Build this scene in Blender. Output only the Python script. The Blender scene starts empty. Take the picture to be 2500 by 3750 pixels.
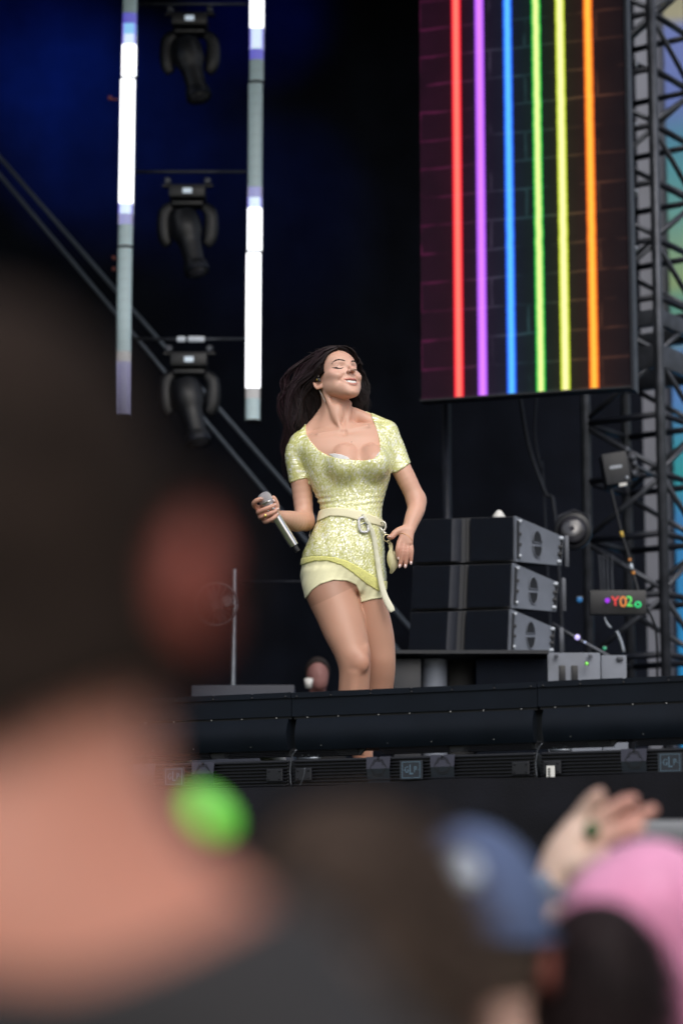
import bpy, bmesh, math, random
import numpy as np
from mathutils import Vector, Matrix
random.seed(7)
rng = np.random.default_rng(7)
scene = bpy.context.scene
C = scene.collection
# ------------------------------------------------------------------ camera
F = 8850.0            # focal length in photo pixels (2500 x 3750)
TH = math.radians(9.8)
CAM = np.array([0.0, 0.0, 1.55])
ct, st = math.cos(TH), math.sin(TH)
cam_d = bpy.data.cameras.new('camera'); cam = bpy.data.objects.new('camera', cam_d); C.objects.link(cam)
cam.location = CAM; cam.rotation_euler = (math.pi/2+TH, 0, 0)
cam_d.sensor_fit = 'VERTICAL'; cam_d.sensor_height = 36; cam_d.sensor_width = 24
cam_d.lens = F/3750*36
cam_d.clip_start = 0.05; cam_d.clip_end = 800
cam_d.dof.use_dof = True; cam_d.dof.focus_distance = 9.23; cam_d.dof.aperture_fstop = 1.9
scene.camera = cam
# ------------------------------------------------------------------ world and sun
SUN_EL, SUN_AZ = 44, 166       # azimuth measured clockwise from +Y (the camera looks along +Y)
w = bpy.data.worlds.new('World'); scene.world = w; w.use_nodes = True
nt = w.node_tree; nt.nodes.clear()
sky = nt.nodes.new('ShaderNodeTexSky'); sky.sky_type = 'NISHITA'; sky.sun_disc = False
sky.sun_elevation = math.radians(SUN_EL); sky.sun_rotation = math.radians(SUN_AZ)
sky.dust_density = 4.0; sky.air_density = 1.0
hs = nt.nodes.new('ShaderNodeHueSaturation'); hs.inputs['Saturation'].default_value = 0.5
bg = nt.nodes.new('ShaderNodeBackground'); bg.inputs['Strength'].default_value = 0.15
wo = nt.nodes.new('ShaderNodeOutputWorld')
nt.links.new(sky.outputs[0], hs.inputs['Color']); nt.links.new(hs.outputs[0], bg.inputs['Color']); nt.links.new(bg.outputs[0], wo.inputs[0])
sd = bpy.data.lights.new('sun', 'SUN'); sd.energy = 1.0; sd.angle = math.radians(55); sd.color = (1, 0.97, 0.92)
so = bpy.data.objects.new('sun', sd); C.objects.link(so)
az, el = math.radians(SUN_AZ), math.radians(SUN_EL)
sdir = Vector((math.sin(az)*math.cos(el), math.cos(az)*math.cos(el), math.sin(el)))
so.rotation_euler = sdir.to_track_quat('Z', 'Y').to_euler()
scene.view_settings.view_transform = 'Standard'; scene.view_settings.look = 'None'
scene.view_settings.exposure = -0.04; scene.view_settings.gamma = 1; scene.view_settings.use_curve_mapping = False
scene.render.engine = 'CYCLES'
scene.cycles.use_denoising = True
scene.cycles.max_bounces = 6
scene.cycles.caustics_reflective = False; scene.cycles.caustics_refractive = False
scene.cycles.sample_clamp_indirect = 4
# ------------------------------------------------------------------ geometry of the view
def ray(px, py):
    a = (px-1250)/F; b = (1875-py)/F
    return np.array([a, ct-b*st, st+b*ct])
def P(px, py, Y):                      # the point at depth Y that lies on a line of sight
    d = ray(px, py); return CAM + d*(Y/d[1])
def PZ(px, py, Z):                     # ... at height Z
    d = ray(px, py); return CAM + d*((Z-CAM[2])/d[2])
def PP(px, py, p0, n):                 # ... on the vertical plane through p0 with normal n
    d = ray(px, py); n3 = np.array([n[0], n[1], 0]); return CAM + d*(np.dot(np.array(p0)-CAM, n3)/np.dot(d, n3))
def proj(x, y, z):
    x = x-CAM[0]; y = y-CAM[1]; z = z-CAM[2]
    f = y*ct+z*st; u = -y*st+z*ct
    return 1250+F*x/f, 1875-F*u/f
# ------------------------------------------------------------------ materials
def mat(name, col, rough=0.5, metal=0.0, bump=0.0, bscale=40, var=0.0, vscale=6, emit=None, estr=1.0, spec=0.5, coat=0.0, sheen=0.0, sss=0.0, attr=None, trans=0.0, detail=4):
    m = bpy.data.materials.new(name); m.use_nodes = True
    N = m.node_tree.nodes; L = m.node_tree.links; b = N['Principled BSDF']
    b.inputs['Base Color'].default_value = (*col, 1); b.inputs['Roughness'].default_value = rough
    b.inputs['Metallic'].default_value = metal; b.inputs['Specular IOR Level'].default_value = spec
    b.inputs['Coat Weight'].default_value = coat; b.inputs['Sheen Weight'].default_value = sheen
    b.inputs['Transmission Weight'].default_value = trans
    if sss:
        b.inputs['Subsurface Weight'].default_value = sss
        b.inputs['Subsurface Radius'].default_value = (1, .35, .2); b.inputs['Subsurface Scale'].default_value = 0.008
    if emit: b.inputs['Emission Color'].default_value = (*emit, 1); b.inputs['Emission Strength'].default_value = estr
    tc = N.new('ShaderNodeTexCoord')
    src = None
    if attr:
        at = N.new('ShaderNodeAttribute'); at.attribute_name = attr; src = at.outputs['Color']
        L.new(src, b.inputs['Base Color'])
    if var:
        n = N.new('ShaderNodeTexNoise'); n.inputs['Scale'].default_value = vscale; n.inputs['Detail'].default_value = detail
        L.new(tc.outputs['Object'], n.inputs['Vector'])
        mr = N.new('ShaderNodeMapRange'); mr.inputs[1].default_value = .3; mr.inputs[2].default_value = .7
        mr.inputs[3].default_value = 1-var; mr.inputs[4].default_value = 1+var
        L.new(n.outputs[0], mr.inputs[0])
        mx = N.new('ShaderNodeVectorMath'); mx.operation = 'SCALE'
        if src: L.new(src, mx.inputs[0])
        else: mx.inputs[0].default_value = col
        L.new(mr.outputs[0], mx.inputs['Scale']); L.new(mx.outputs[0], b.inputs['Base Color'])
        r2 = N.new('ShaderNodeMapRange'); r2.inputs[3].default_value = max(.05, rough-.12); r2.inputs[4].default_value = min(1, rough+.12)
        L.new(n.outputs[0], r2.inputs[0]); L.new(r2.outputs[0], b.inputs['Roughness'])
    if bump:
        n2 = N.new('ShaderNodeTexNoise'); n2.inputs['Scale'].default_value = bscale; n2.inputs['Detail'].default_value = 3
        L.new(tc.outputs['Object'], n2.inputs['Vector'])
        bp = N.new('ShaderNodeBump'); bp.inputs['Strength'].default_value = bump; bp.inputs['Distance'].default_value = 0.004
        L.new(n2.outputs[0], bp.inputs['Height']); L.new(bp.outputs[0], b.inputs['Normal'])
    return m
M = {}
M['black'] = mat('black_powder_coat', (.018, .021, .028), .5, 0, .15, 300, .25, 8)
M['black2'] = mat('black_plastic', (.007, .008, .012), .45, 0, .1, 200, .2, 10)
M['edge'] = mat('black_painted_steel', (.0035, .0062, .0115), .5, 0, .12, 250, .22, 5, spec=.16)
M['fin'] = mat('anodised_fin', (.008, .009, .014), .4, .5)
M['steel'] = mat('dark_steel_tube', (.07, .077, .095), .4, .5, .1, 80, .3, 12)
M['steel_black'] = mat('black_steel_tube', (.011, .014, .024), .45, .3, .1, 80, .3, 12)
M['galv'] = mat('dull_aluminium', (.30, .33, .38), .35, .8, .05, 60, .15, 15)
M['drape'] = mat('black_stage_drape', (.008, .010, .017), .95, 0, .2, 120, .3, 3, spec=.1)
M['skirt'] = mat('black_skirt_cloth', (.0065, .007, .0105), .9, 0, .35, 160, .35, 6, sheen=.1, spec=.15)
M['deck'] = mat('black_stage_deck', (.02, .02, .025), .5, 0, .2, 60, .4, 4)
M['grille'] = mat('speaker_grille', (.004, .0058, .0105), .6, 0, .5, 900, .15, 20, spec=.06)
M['cab'] = mat('grey_cabinet_paint', (.17, .19, .235), .55, 0, .3, 300, .12, 9)
M['cabdark'] = mat('dark_cabinet_paint', (.009, .011, .017), .5, 0, .2, 300, .2, 9)
M['white'] = mat('white_plastic', (.78, .78, .76), .4)
M['tube_off'] = mat('unlit_diffuser_glow', (.66, .84, .90), .35, 0, 0, 1, .05, 8, coat=.2, emit=(.55, .78, .9), estr=.06)  # faint glow added so the unlit diffusers look brighter
M['grass'] = mat('trampled_grass', (.06, .075, .03), .9, 0, .5, 30, .5, .8)
M['wire'] = mat('steel_wire', (.5, .5, .5), .3, .9); M['galv2'] = mat('grey_brace_tube', (.16, .19, .24), .45, .2); M['wire2'] = mat('dull_steel_wire', (.10, .11, .13), .4, .6)
M['horn'] = mat('curved_grille_highlight', (.022, .025, .036), .45, 0, .3, 900, .1, 20, spec=.4)
# ------------------------------------------------------------------ mesh building
class MB:
    def __init__(s): s.v = []; s.f = []; s.uv = None
    def add(s, v, f):
        o = len(s.v); s.v += [tuple(map(float, p)) for p in v]; s.f += [tuple(i+o for i in q) for q in f]; return s
    def box(s, c, d, ax=None, bev=0.0):
        c = np.array(c, float); d = np.array(d, float)/2
        A = np.eye(3) if ax is None else np.array(ax, float)
        if bev <= 0:
            v = [c + A.T@(d*np.array(q)) for q in [(-1,-1,-1),(1,-1,-1),(1,1,-1),(-1,1,-1),(-1,-1,1),(1,-1,1),(1,1,1),(-1,1,1)]]
            return s.add(v, [(0,3,2,1),(4,5,6,7),(0,1,5,4),(1,2,6,5),(2,3,7,6),(3,0,4,7)])
        bm = bmesh.new(); bmesh.ops.create_cube(bm, size=2)
        for q in bm.verts: q.co = Vector((q.co.x*d[0], q.co.y*d[1], q.co.z*d[2]))
        bmesh.ops.bevel(bm, geom=bm.edges[:], offset=bev, segments=2, affect='EDGES', profile=.6)
        bm.verts.index_update()
        v = [c + A.T@np.array(q.co) for q in bm.verts]; f = [tuple(x.index for x in q.verts) for q in bm.faces]; bm.free()
        return s.add(v, f)
    def tube(s, pts, r, n=10, cap=True, flat=None):
        pts = [np.array(p, float) for p in pts]; m = len(pts)
        rr = [r]*m if np.isscalar(r) else list(r)
        v = []; prev = None
        for i, p in enumerate(pts):
            t = pts[min(i+1, m-1)]-pts[max(i-1, 0)]; t = t/(np.linalg.norm(t)+1e-12)
            if prev is None:
                u = np.cross(t, (0, 0, 1)) if abs(t[2]) < .9 else np.cross(t, (0, 1, 0))
            else: u = prev - t*np.dot(prev, t)
            u = u/(np.linalg.norm(u)+1e-12); prev = u; w_ = np.cross(t, u)
            for k in range(n):
                a = 2*math.pi*k/n; v.append(p+rr[i]*(math.cos(a)*u+math.sin(a)*w_*(flat or 1)))
        f = [(i*n+k, i*n+(k+1) % n, (i+1)*n+(k+1) % n, (i+1)*n+k) for i in range(m-1) for k in range(n)]
        if cap: f += [tuple(range(n))[::-1], tuple((m-1)*n+k for k in range(n))]
        return s.add(v, f)
    def lathe(s, prof, o=(0,0,0), ax=(0,0,1), n=24):    # prof: (radius, height) along ax
        ax = np.array(ax, float); ax /= np.linalg.norm(ax)
        u = np.cross(ax, (0, 0, 1)) if abs(ax[2]) < .9 else np.cross(ax, (0, 1, 0)); u /= np.linalg.norm(u); w_ = np.cross(ax, u)
        o = np.array(o, float); v = []
        for r, h in prof:
            for k in range(n):
                a = 2*math.pi*k/n; v.append(o+ax*h+r*(math.cos(a)*u+math.sin(a)*w_))
        m = len(prof)
        f = [(i*n+k, i*n+(k+1) % n, (i+1)*n+(k+1) % n, (i+1)*n+k) for i in range(m-1) for k in range(n)]
        f += [tuple(range(n))[::-1], tuple((m-1)*n+k for k in range(n))]
        return s.add(v, f)
    def hexa(s, a, b):    # two quads (front, back), corners in the same order
        return s.add(list(a)+list(b), [(0,1,2,3),(7,6,5,4),(0,4,5,1),(1,5,6,2),(2,6,7,3),(3,7,4,0)])
    def prism(s, poly, off):
        n = len(poly); off = np.array(off, float); p = [np.array(q, float) for q in poly]
        return s.add(p+[q+off for q in p], [tuple(range(n)), tuple(range(2*n-1, n-1, -1))]+[(i, i+n, (i+1) % n+n, (i+1) % n) for i in range(n)])
    def ell(s, c, r, n=16, m=10, ax=None):
        c = np.array(c, float); A = np.eye(3) if ax is None else np.array(ax, float); v = []
        for i in range(m+1):
            t = math.pi*i/m
            for k in range(n):
                a = 2*math.pi*k/n; q = np.array([math.sin(t)*math.cos(a)*r[0], math.sin(t)*math.sin(a)*r[1], math.cos(t)*r[2]]); v.append(c+A.T@q)
        return s.add(v, [(i*n+k, (i+1)*n+k, (i+1)*n+(k+1) % n, i*n+(k+1) % n) for i in range(m) for k in range(n)])
    def build(s, name, m, parent=None, smooth=False, world=True):
        o = mesh_obj(name, s.v, s.f, m, parent, smooth, world); return o
def wloc(o):
    l = np.zeros(3)
    while o is not None: l = l+np.array(o.location); o = o.parent
    return l
def mesh_obj(name, v, f, m, parent=None, smooth=False, world=True):
    me = bpy.data.meshes.new(name)
    v = np.asarray(v, dtype=np.float64).reshape(-1, 3)
    if parent is not None and world: v = v - wloc(parent)
    if isinstance(f, np.ndarray):
        nf = len(f); k = f.shape[1]
        me.vertices.add(len(v)); me.vertices.foreach_set('co', v.astype(np.float32).ravel())
        me.loops.add(nf*k); me.loops.foreach_set('vertex_index', f.astype(np.int32).ravel())
        me.polygons.add(nf); me.polygons.foreach_set('loop_start', np.arange(0, nf*k, k, dtype=np.int32))
        me.update(calc_edges=True); me.validate()
    else:
        me.from_pydata([tuple(p) for p in v], [], f)
        bm = bmesh.new(); bm.from_mesh(me); bmesh.ops.recalc_face_normals(bm, faces=bm.faces[:]); bm.to_mesh(me); bm.free()
    if smooth:
        me.polygons.foreach_set('use_smooth', [True]*len(me.polygons))
        if smooth == 'auto':
            try: me.set_sharp_from_angle(angle=math.radians(35))
            except Exception: pass
    if m is not None: me.materials.append(m)
    o = bpy.data.objects.new(name, me); C.objects.link(o)
    if parent is not None: o.parent = parent
    return o
def tag(o, label=None, cat=None, group=None, kind=None):
    if label: o['label'] = label
    if cat: o['category'] = cat
    if group: o['group'] = group
    if kind: o['kind'] = kind
    return o
def thing(name, label, cat, loc=(0,0,0), rz=0, group=None):
    o = bpy.data.objects.new(name, None); C.objects.link(o); o.empty_display_size = .1
    o.location = tuple(map(float, loc)); o.rotation_euler = (0, 0, rz)
    return tag(o, label, cat, group)
def copy_tree(o, parent=None):
    c = o.copy(); C.objects.link(c); c.parent = parent
    for ch in list(o.children): copy_tree(ch, c)
    return c
def inst(o, parent, loc=None, rot=None):      # another piece sharing o's mesh
    c = o.copy(); C.objects.link(c); c.parent = parent
    if loc is not None: c.location = tuple(map(float, loc))
    if rot is not None: c.rotation_euler = rot
    return c
def spline(pts, n):
    pts = np.array(pts, float); m = len(pts); t = np.linspace(0, m-1, n); out = []
    for q in t:
        i = min(int(q), m-2); u = q-i
        p0 = pts[max(i-1, 0)]; p1 = pts[i]; p2 = pts[i+1]; p3 = pts[min(i+2, m-1)]
        out.append(.5*((2*p1)+(-p0+p2)*u+(2*p0-5*p1+4*p2-p3)*u*u+(-p0+3*p1-3*p2+p3)*u**3))
    return np.array(out)
# ================================================================== the setting
ZE = P(1300, 2529, 8.3)[2]                   # height of the top of the lighting ledge
eL, eR = PZ(600, 2560, ZE), PZ(2500, 2478, ZE)
ed = (eR-eL)/np.linalg.norm(eR-eL); en = np.array([ed[1], -ed[0], 0.0])     # along the stage front, outward normal
if en[1] > 0: en = -en
RZ = math.atan2(ed[1], ed[0])
E0 = PP(1070, 2535, eL, en)                  # seam between two ledge units
UL = np.dot(PP(1968, 2500, eL, en)-E0, ed)   # unit length
ZF = P(1300, 2850, 9.1)[2]                   # stage floor level
def SF(px, py, off=0.0): return PP(px, py, eL+en*off, en)
mb = MB(); mb.box((0, 150, -.01), (900, 900, .02)); g = mb.build('ground', M['grass']); tag(g, kind='structure')
def loc_s(s, n, z): return E0+ed*s+en*n*1.0+np.array([0, 0, z-E0[2]])
mb = MB(); A = np.array([ed, -en, [0, 0, 1]])
mb.box(loc_s(0, -.28-5, ZF-.06), (16, 10, .12), A); tag(mb.build('stage_floor', M['deck']), kind='structure')
# black surround of the stage house: backdrop, left side, roof
def drape(name, a, b, z0, z1, amp, wl, m, nz=6, seed=0):
    a = np.array(a, float); b = np.array(b, float); L_ = np.linalg.norm(b-a); d = (b-a)/L_; n = np.array([-d[1], d[0], 0])
    ns = int(L_/wl*8); r = random.Random(seed); v = []; ph = r.random()*6
    for j in range(nz+1):
        for i in range(ns+1):
            s = L_*i/ns; k = amp*(math.sin(2*math.pi*s/wl+ph+.9*math.sin(s*1.7))+.35*math.sin(2*math.pi*s/wl*2.3+1+j*.3))
            v.append(a+d*s+n*k+np.array([0, 0, z0+(z1-z0)*j/nz]))
    f = [(j*(ns+1)+i, j*(ns+1)+i+1, (j+1)*(ns+1)+i+1, (j+1)*(ns+1)+i) for j in range(nz) for i in range(ns)]
    return mesh_obj(name, v, f, m, None, True)
xr = P(2350, 1500, 17.0)[0]
o = drape('back_wall', (-7, 17, 0), (xr, 17, 0), ZF, 8.55, .018, .8, M['drape'], seed=1); tag(o, kind='structure')
o = drape('side_wall', (-7, 8.2, 0), (-7, 16.9, 0), ZF, 8.55, .06, .55, M['drape'], seed=2); tag(o, kind='structure')
mb = MB(); mb.box((-2.5, 13.2, 8.64), (9.4, 10.4, .12)); tag(mb.build('roof', M['drape']), kind='structure')  # unseen roof set low and forward to keep sky light off the stage
# black skirt under the lights, hanging to the ground
top = [(-400, 2905), (500, 2893), (800, 2886), (1080, 2880), (1180, 2878), (1360, 2866), (1500, 2864), (1560, 2856), (1700, 2849), (1900, 2850), (2100, 2842), (2300, 2834), (2400, 2828), (2520, 2826), (3200, 2800)]
tp = [SF(x, y, .05) for x, y in top]; ss = [np.dot(p-E0, ed) for p in tp]; zz = [p[2] for p in tp]
NS, NZ = 420, 26; v = []
for j in range(NZ+1):
    for i in range(NS+1):
        s = -2.4+6.4*i/NS; zt = np.interp(s, ss, zz); t = j/NZ; z = zt*(1-t)+.02*t
        fold = .014*t*math.sin(s*9+2*math.sin(s*2.1))+.006*math.sin(s*23+5*t)*min(1, t*3)+.004*math.sin(t*60+s*6)*math.exp(-t*8)
        sag = .012*math.sin(math.pi*min(1, t*6))
        v.append(loc_s(s, .05+fold+sag, z)+0)
f = [(j*(NS+1)+i, j*(NS+1)+i+1, (j+1)*(NS+1)+i+1, (j+1)*(NS+1)+i) for j in range(NZ) for i in range(NS)]
o = mesh_obj('stage_skirt', v, f, M['skirt'], None, True); tag(o, 'black cloth skirt hanging below the row of stage edge lights', 'stage skirt')
# ------------------------------------------------------------------ lighting ledge units on the stage edge
def zat(py, px=1491): return SF(px, py)[2]-E0[2]
z0, z1, z2, z3, z4 = zat(2521), zat(2539), zat(2608), zat(2732), zat(2752)
zz0 = SF(1491, 2521)[2]
def seclocal():   # local frame: x along the front, y into the stage, z up
    pass
def make_ledge():
    t = thing('edge_light_hood', 'long black steel hood along the stage edge directly in front of the singer', 'light hood', (0,0,0), 0, 'black hoods along the stage edge')
    L_ = UL-.003; O = np.array([0, 0, 0])
    def strip(name, prof, m, smooth=False, x0=0, x1=L_):
        mb = MB(); n = len(prof)
        v = [(x0, -p[0], p[1]) for p in prof]+[(x1, -p[0], p[1]) for p in prof]
        mb.add(v, [(i, (i+1) % n, (i+1) % n+n, i+n) for i in range(n)]+[tuple(range(n))[::-1], tuple(range(n, 2*n))])
        return mb.build(name, m, t, 'auto' if smooth else False, False)
    h = lambda z: z-z0
    strip('front_panel', [(0, h(z0)), (.002, h(z2)), (-.25, h(z2)), (-.25, h(z0))], M['edge'])
    # top flange with notches
    for k in range(6):
        a, b = L_*k/6+.004*(k > 0), L_*(k+1)/6-.004*(k < 5)
        o = strip('flange', [(.002, h(z0)+.002), (.006, h(z0)+.002), (.007, h(z1)), (.0025, h(z1))], M['edge'], x0=a, x1=b)
    r = MB(); r.ell((0, 0, 0), (.0045, .003, .0045), 10, 6); rv = r.build('rivet', M['black2'], t, True, False); rv.location = (.02, -.0075, h(z1)+.004)
    for k in range(1, 7): inst(rv, t, (L_*k/6-(.02 if k == 6 else 0)+random.uniform(-.002, .002), -.0075, h(z1)+.004))
    r = MB(); r.ell((0, 0, 0), (.0025, .002, .0025), 8, 5); sc = r.build('screw', M['wire'], t, True, False); sc.location = (.06, -.003, h(z2)-.005)
    for k in range(1, 7): inst(sc, t, (.06+(L_-.1)*k/6+random.uniform(-.02, .02), -.003, h(z2)-.005))
    # rounded lower housing
    hz = (z2-z3); prof = []
    for i in range(15):
        a = i/14; y = -.012+.030*math.sin(math.pi*(a*.72+.12)); prof.append((y, h(z2)-.008-hz*a*.95))
    prof += [(-.16, h(z3)), (-.16, h(z2)-.008)]
    strip('rounded_housing', prof, M['edge'], True, .018, L_-.012)
    strip('shadow_gap', [(-.01, h(z2)+.001), (-.01, h(z2)-.009), (-.2, h(z2)-.009), (-.2, h(z2)+.001)], M['black2'], False, .003, L_-.003)
    for k in range(4):
        inst(sc, t, (.12+(L_-.25)*k/3+random.uniform(-.04, .04), -.008, h(z3)+.012))
    # cooling fins under the housing, each one a rib
    fb = MB(); fb.box((0, 0, 0), (L_*.28, .05, .0022)); fn = fb.build('cooling_fin', M['fin'], t, False, False); fn.location = (L_*.5, .03, h(z3)-.004)
    first = True
    for xx in (.5, .84, .13):
        for k in range(4):
            if first: first = False; continue
            q = inst(fn, t, (L_*xx, .03+.004*k, h(z3)-.004-.0055*k))
    for xx, ww in ((.235, .13), (.68, .10), (.985, .05)):
        bb = MB(); a = L_*xx; hh = z3-z4+.004
        bb.prism([(a-ww*.5, .02, h(z3)+.004), (a+ww*.5, .02, h(z3)+.004), (a+ww*.28, .02, h(z3)-hh), (a-ww*.28, .02, h(z3)-hh)], (0, .012, 0))
        bb.build('hanging_bracket', M['black2'], t, False, False)
    return t
base_loc = loc_s(0, 0, 0); base_loc[2] = zz0
led = make_ledge()
labs = {0: 'long black steel hood along the stage edge directly in front of the singer', -1: 'black steel stage edge hood partly hidden behind the tall man',
        1: 'black steel stage edge hood in front of the speaker stack, at the right'}
for k in (0, -1, 1):
    o = led if k == 0 else copy_tree(led)
    p = E0+ed*(UL*k)+np.array([0, 0, 0]); o.location = (p[0], p[1], zz0+(.0015 if k else 0)); o.rotation_euler = (0, 0, RZ); o['label'] = labs[k]
# lower pixel battens with their finned bodies
yb0, yb1 = zat(2769, 1508), zat(2873, 1508)
M['plate'] = mat('logo_plate', (.02, .026, .036), .4, .1)
M['logo'] = mat('logo_print', (.09, .155, .215), .5)
M['hexp'] = mat('perforated_plate_paint', (.048, .05, .075), .5, .2, .1, 200, .1, 9)
def text_mesh(txt, size, m, parent, name='lettering', ext=.0006):
    cu = bpy.data.curves.new(name, 'FONT'); cu.body = txt; cu.size = size; cu.extrude = ext; cu.align_x = 'CENTER'; cu.align_y = 'CENTER'
    tmp = bpy.data.objects.new(name, cu); C.objects.link(tmp)
    dg = bpy.context.evaluated_depsgraph_get(); me = bpy.data.meshes.new_from_object(tmp.evaluated_get(dg))
    C.objects.unlink(tmp); bpy.data.objects.remove(tmp)
    me.materials.clear(); me.materials.append(m); me.name = name
    o = bpy.data.objects.new(name, me); C.objects.link(o); o.parent = parent; return o
def make_batten():
    t = thing('pixel_batten', 'finned black light batten', 'light batten', (0,0,0), 0, 'finned light battens on the stage edge')
    H = yb0-yb1; L_ = UL-.02
    b = MB(); b.box((0, .06, -H/2), (L_, .10, H), None, .004); b.build('body', M['black2'], t, False, False)
    b = MB(); b.box((0, 0, 0), (L_-.002, .018, .0045), None, .001); fn = b.build('cooling_fin', M['fin'], t, False, False); fn.location = (0, .004, -.008)
    for k in range(1, 8): inst(fn, t, (0, .004, -.008-k*(H-.016)/7))
    for sx in (-1, 1):
        x = sx*L_*.135+(.004 if sx < 0 else 0); pw = .088
        b = MB(); zc = -H*.42
        b.prism([(x-pw*.5, -.012, 0), (x-.006, -.012, 0), (x-.006, -.012, -.012), (x+.006, -.012, -.012), (x+.006, -.012, 0), (x+pw*.5, -.012, 0), (x+pw*.46, -.012, zc), (x-pw*.5, -.012, zc)], (0, .004, 0))
        plate = b.build('perforated_plate', M['hexp'], t, False, False)
        b = MB(); b.prism([(x-pw*.5, -.012, zc), (x+pw*.46, -.012, zc), (x+pw*.44, .0, -H+.004), (x-pw*.48, .0, -H+.004)], (0, .004, 0)); b.build('perforated_plate', M['plate'], t, False, False)
        hb = MB(); R_ = .029
        for ring in range(2):
            rr = R_-.0055*ring
            for sd_ in range(6):
                a0, a1 = math.pi/3*sd_+math.pi/6*0, math.pi/3*(sd_+1)
                n_ = 6-ring
                for q in range(n_):
                    u = q/n_; cx = rr*(math.cos(a0)*(1-u)+math.cos(a1)*u); cz = rr*(math.sin(a0)*(1-u)+math.sin(a1)*u)*1.05
                    if ring > 0 and abs(cz) < .008: continue
                    zc_ = zc+.004+cz; yy = -.0128 if zc_ > zc else -.0128+(zc-zc_)*.012/(H+zc-.004)
                    hb.box((x+cx, yy, zc_), (.0030, .0012, .0030))
        h_ = hb.build('vent_hole', M['black2'], plate, False, False); h_['kind'] = 'stuff'
    b = MB(); b.box((.006, -.012, -H*.5), (.083, .004, .064), None, .001); pl = b.build('logo_plate', M['plate'], t, False, False)
    b = MB()
    for c_, d_ in (((.006, -.0145, -H*.5+.0265), (.066, .001, .0018)), ((.006, -.0145, -H*.5-.0265), (.066, .001, .0018)), ((-.026, -.0145, -H*.5), (.0018, .001, .0512)), ((.038, -.0145, -H*.5), (.0018, .001, .0512)),
                   ((-.0195, -.0145, -H*.5), (.007, .001, .0014)), ((.0315, -.0145, -H*.5), (.007, .001, .0014))): b.box(c_, d_)
    b.build('logo_frame', M['logo'], pl, False, False)
    for ch, dx, sz, sxx in (('G', -.0105, .030, .72), ('L', .0055, .050, .62), ('P', .021, .030, .72)):
        o = text_mesh(ch, sz, M['logo'], pl); o.location = (.006+dx-.006+.0005, -.0147, -H*.5); o.rotation_euler = (math.pi/2, 0, 0); o.scale = (sxx, 1, 1)
    for sx in (-1, 1):
        b = MB(); x = sx*(L_*.5-.045); b.box((x, -.004, -H*.55), (.062, .016, .044), None, .003); cp = b.build('end_connector', M['black2'], t, False, False)
        r = MB()
        for q in range(4): r.ell((x-.02+.04*(q % 2), -.0135, -H*.55-.013+.026*(q//2)), (.0035, .002, .0035), 8, 5)
        r.build('connector_screws', M['fin'], cp, True, False)
    return t
bat = make_batten()
bl = {0: 'finned black light batten with a GLP plate below the singer', 1: 'finned black light batten at the right end of the stage edge', -1: 'finned black light batten half hidden behind the tall man'}
for k in (0, 1, -1):
    o = bat if k == 0 else copy_tree(bat)
    p = SF(1508, 2769, .0)+ed*UL*k; o.location = p+en*.01; o.rotation_euler = (0, 0, RZ); o['label'] = bl[k]
# safety wires, ratchet lugs and a bar-code sticker
def wire(pts, r, lab, off=.035, m='wire2', name='safety_wire', nn=14):
    mb = MB(); mb.tube(spline([SF(x, y, off) for x, y in pts], nn), r, 8); tag(mb.build(name, M[m], None, True), lab, 'safety wire', 'safety wires on the edge lights')
wire([(1085, 2745), (1068, 2772), (1064, 2800), (1062, 2830), (1066, 2880)], .0022, 'steel safety wire in front of the joint left of the singer')
wire([(1116, 2812), (1113, 2838), (1105, 2860), (1097, 2878)], .0018, 'short slanting safety wire right of the joint left of the singer')
wire([(1985, 2722), (1968, 2745), (1963, 2775), (1960, 2800), (1965, 2850)], .0022, 'steel safety wire at the joint beside the white bar-code label')
for (x, y) in ():
    pass
mb = MB(); c_ = SF(2015, 2830, .03); A = np.array([ed, -en, [0, 0, 1]])
st_ = thing('barcode_label', 'small white bar-code label hanging on the right-hand batten', 'label', c_)
mb.box(c_, (.028, .0012, .046), A); mb.build('paper', M['white'], st_)
mb = MB()
for k in range(13): mb.box(c_+en*.001+np.array([0, 0, -.018+.0028*k])+ed*-.005, (.009, .0006, .0009+.0008*((k*7) % 3)), A)
mb.build('barcode_lines', M['black2'], st_)
for (x, y, l) in ((1118, 2765, 'left'), (2035, 2735, 'right')):
    mb = MB()
    for q in range(6): mb.ell(SF(x-10+q*11, y+random.uniform(-5, 5)+6*(q % 2), -.03), (.006, .006, .005), 8, 6)
    mb.box(SF(x+15, y+12, -.03), (.075, .02, .008), A)
    tag(mb.build('cable_clamp', M['galv'], None, True), 'shiny metal clamp bolts behind the joint '+('left of the singer' if l == 'left' else 'above the bar-code label'), 'clamp', 'clamps at the batten joints')

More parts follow.
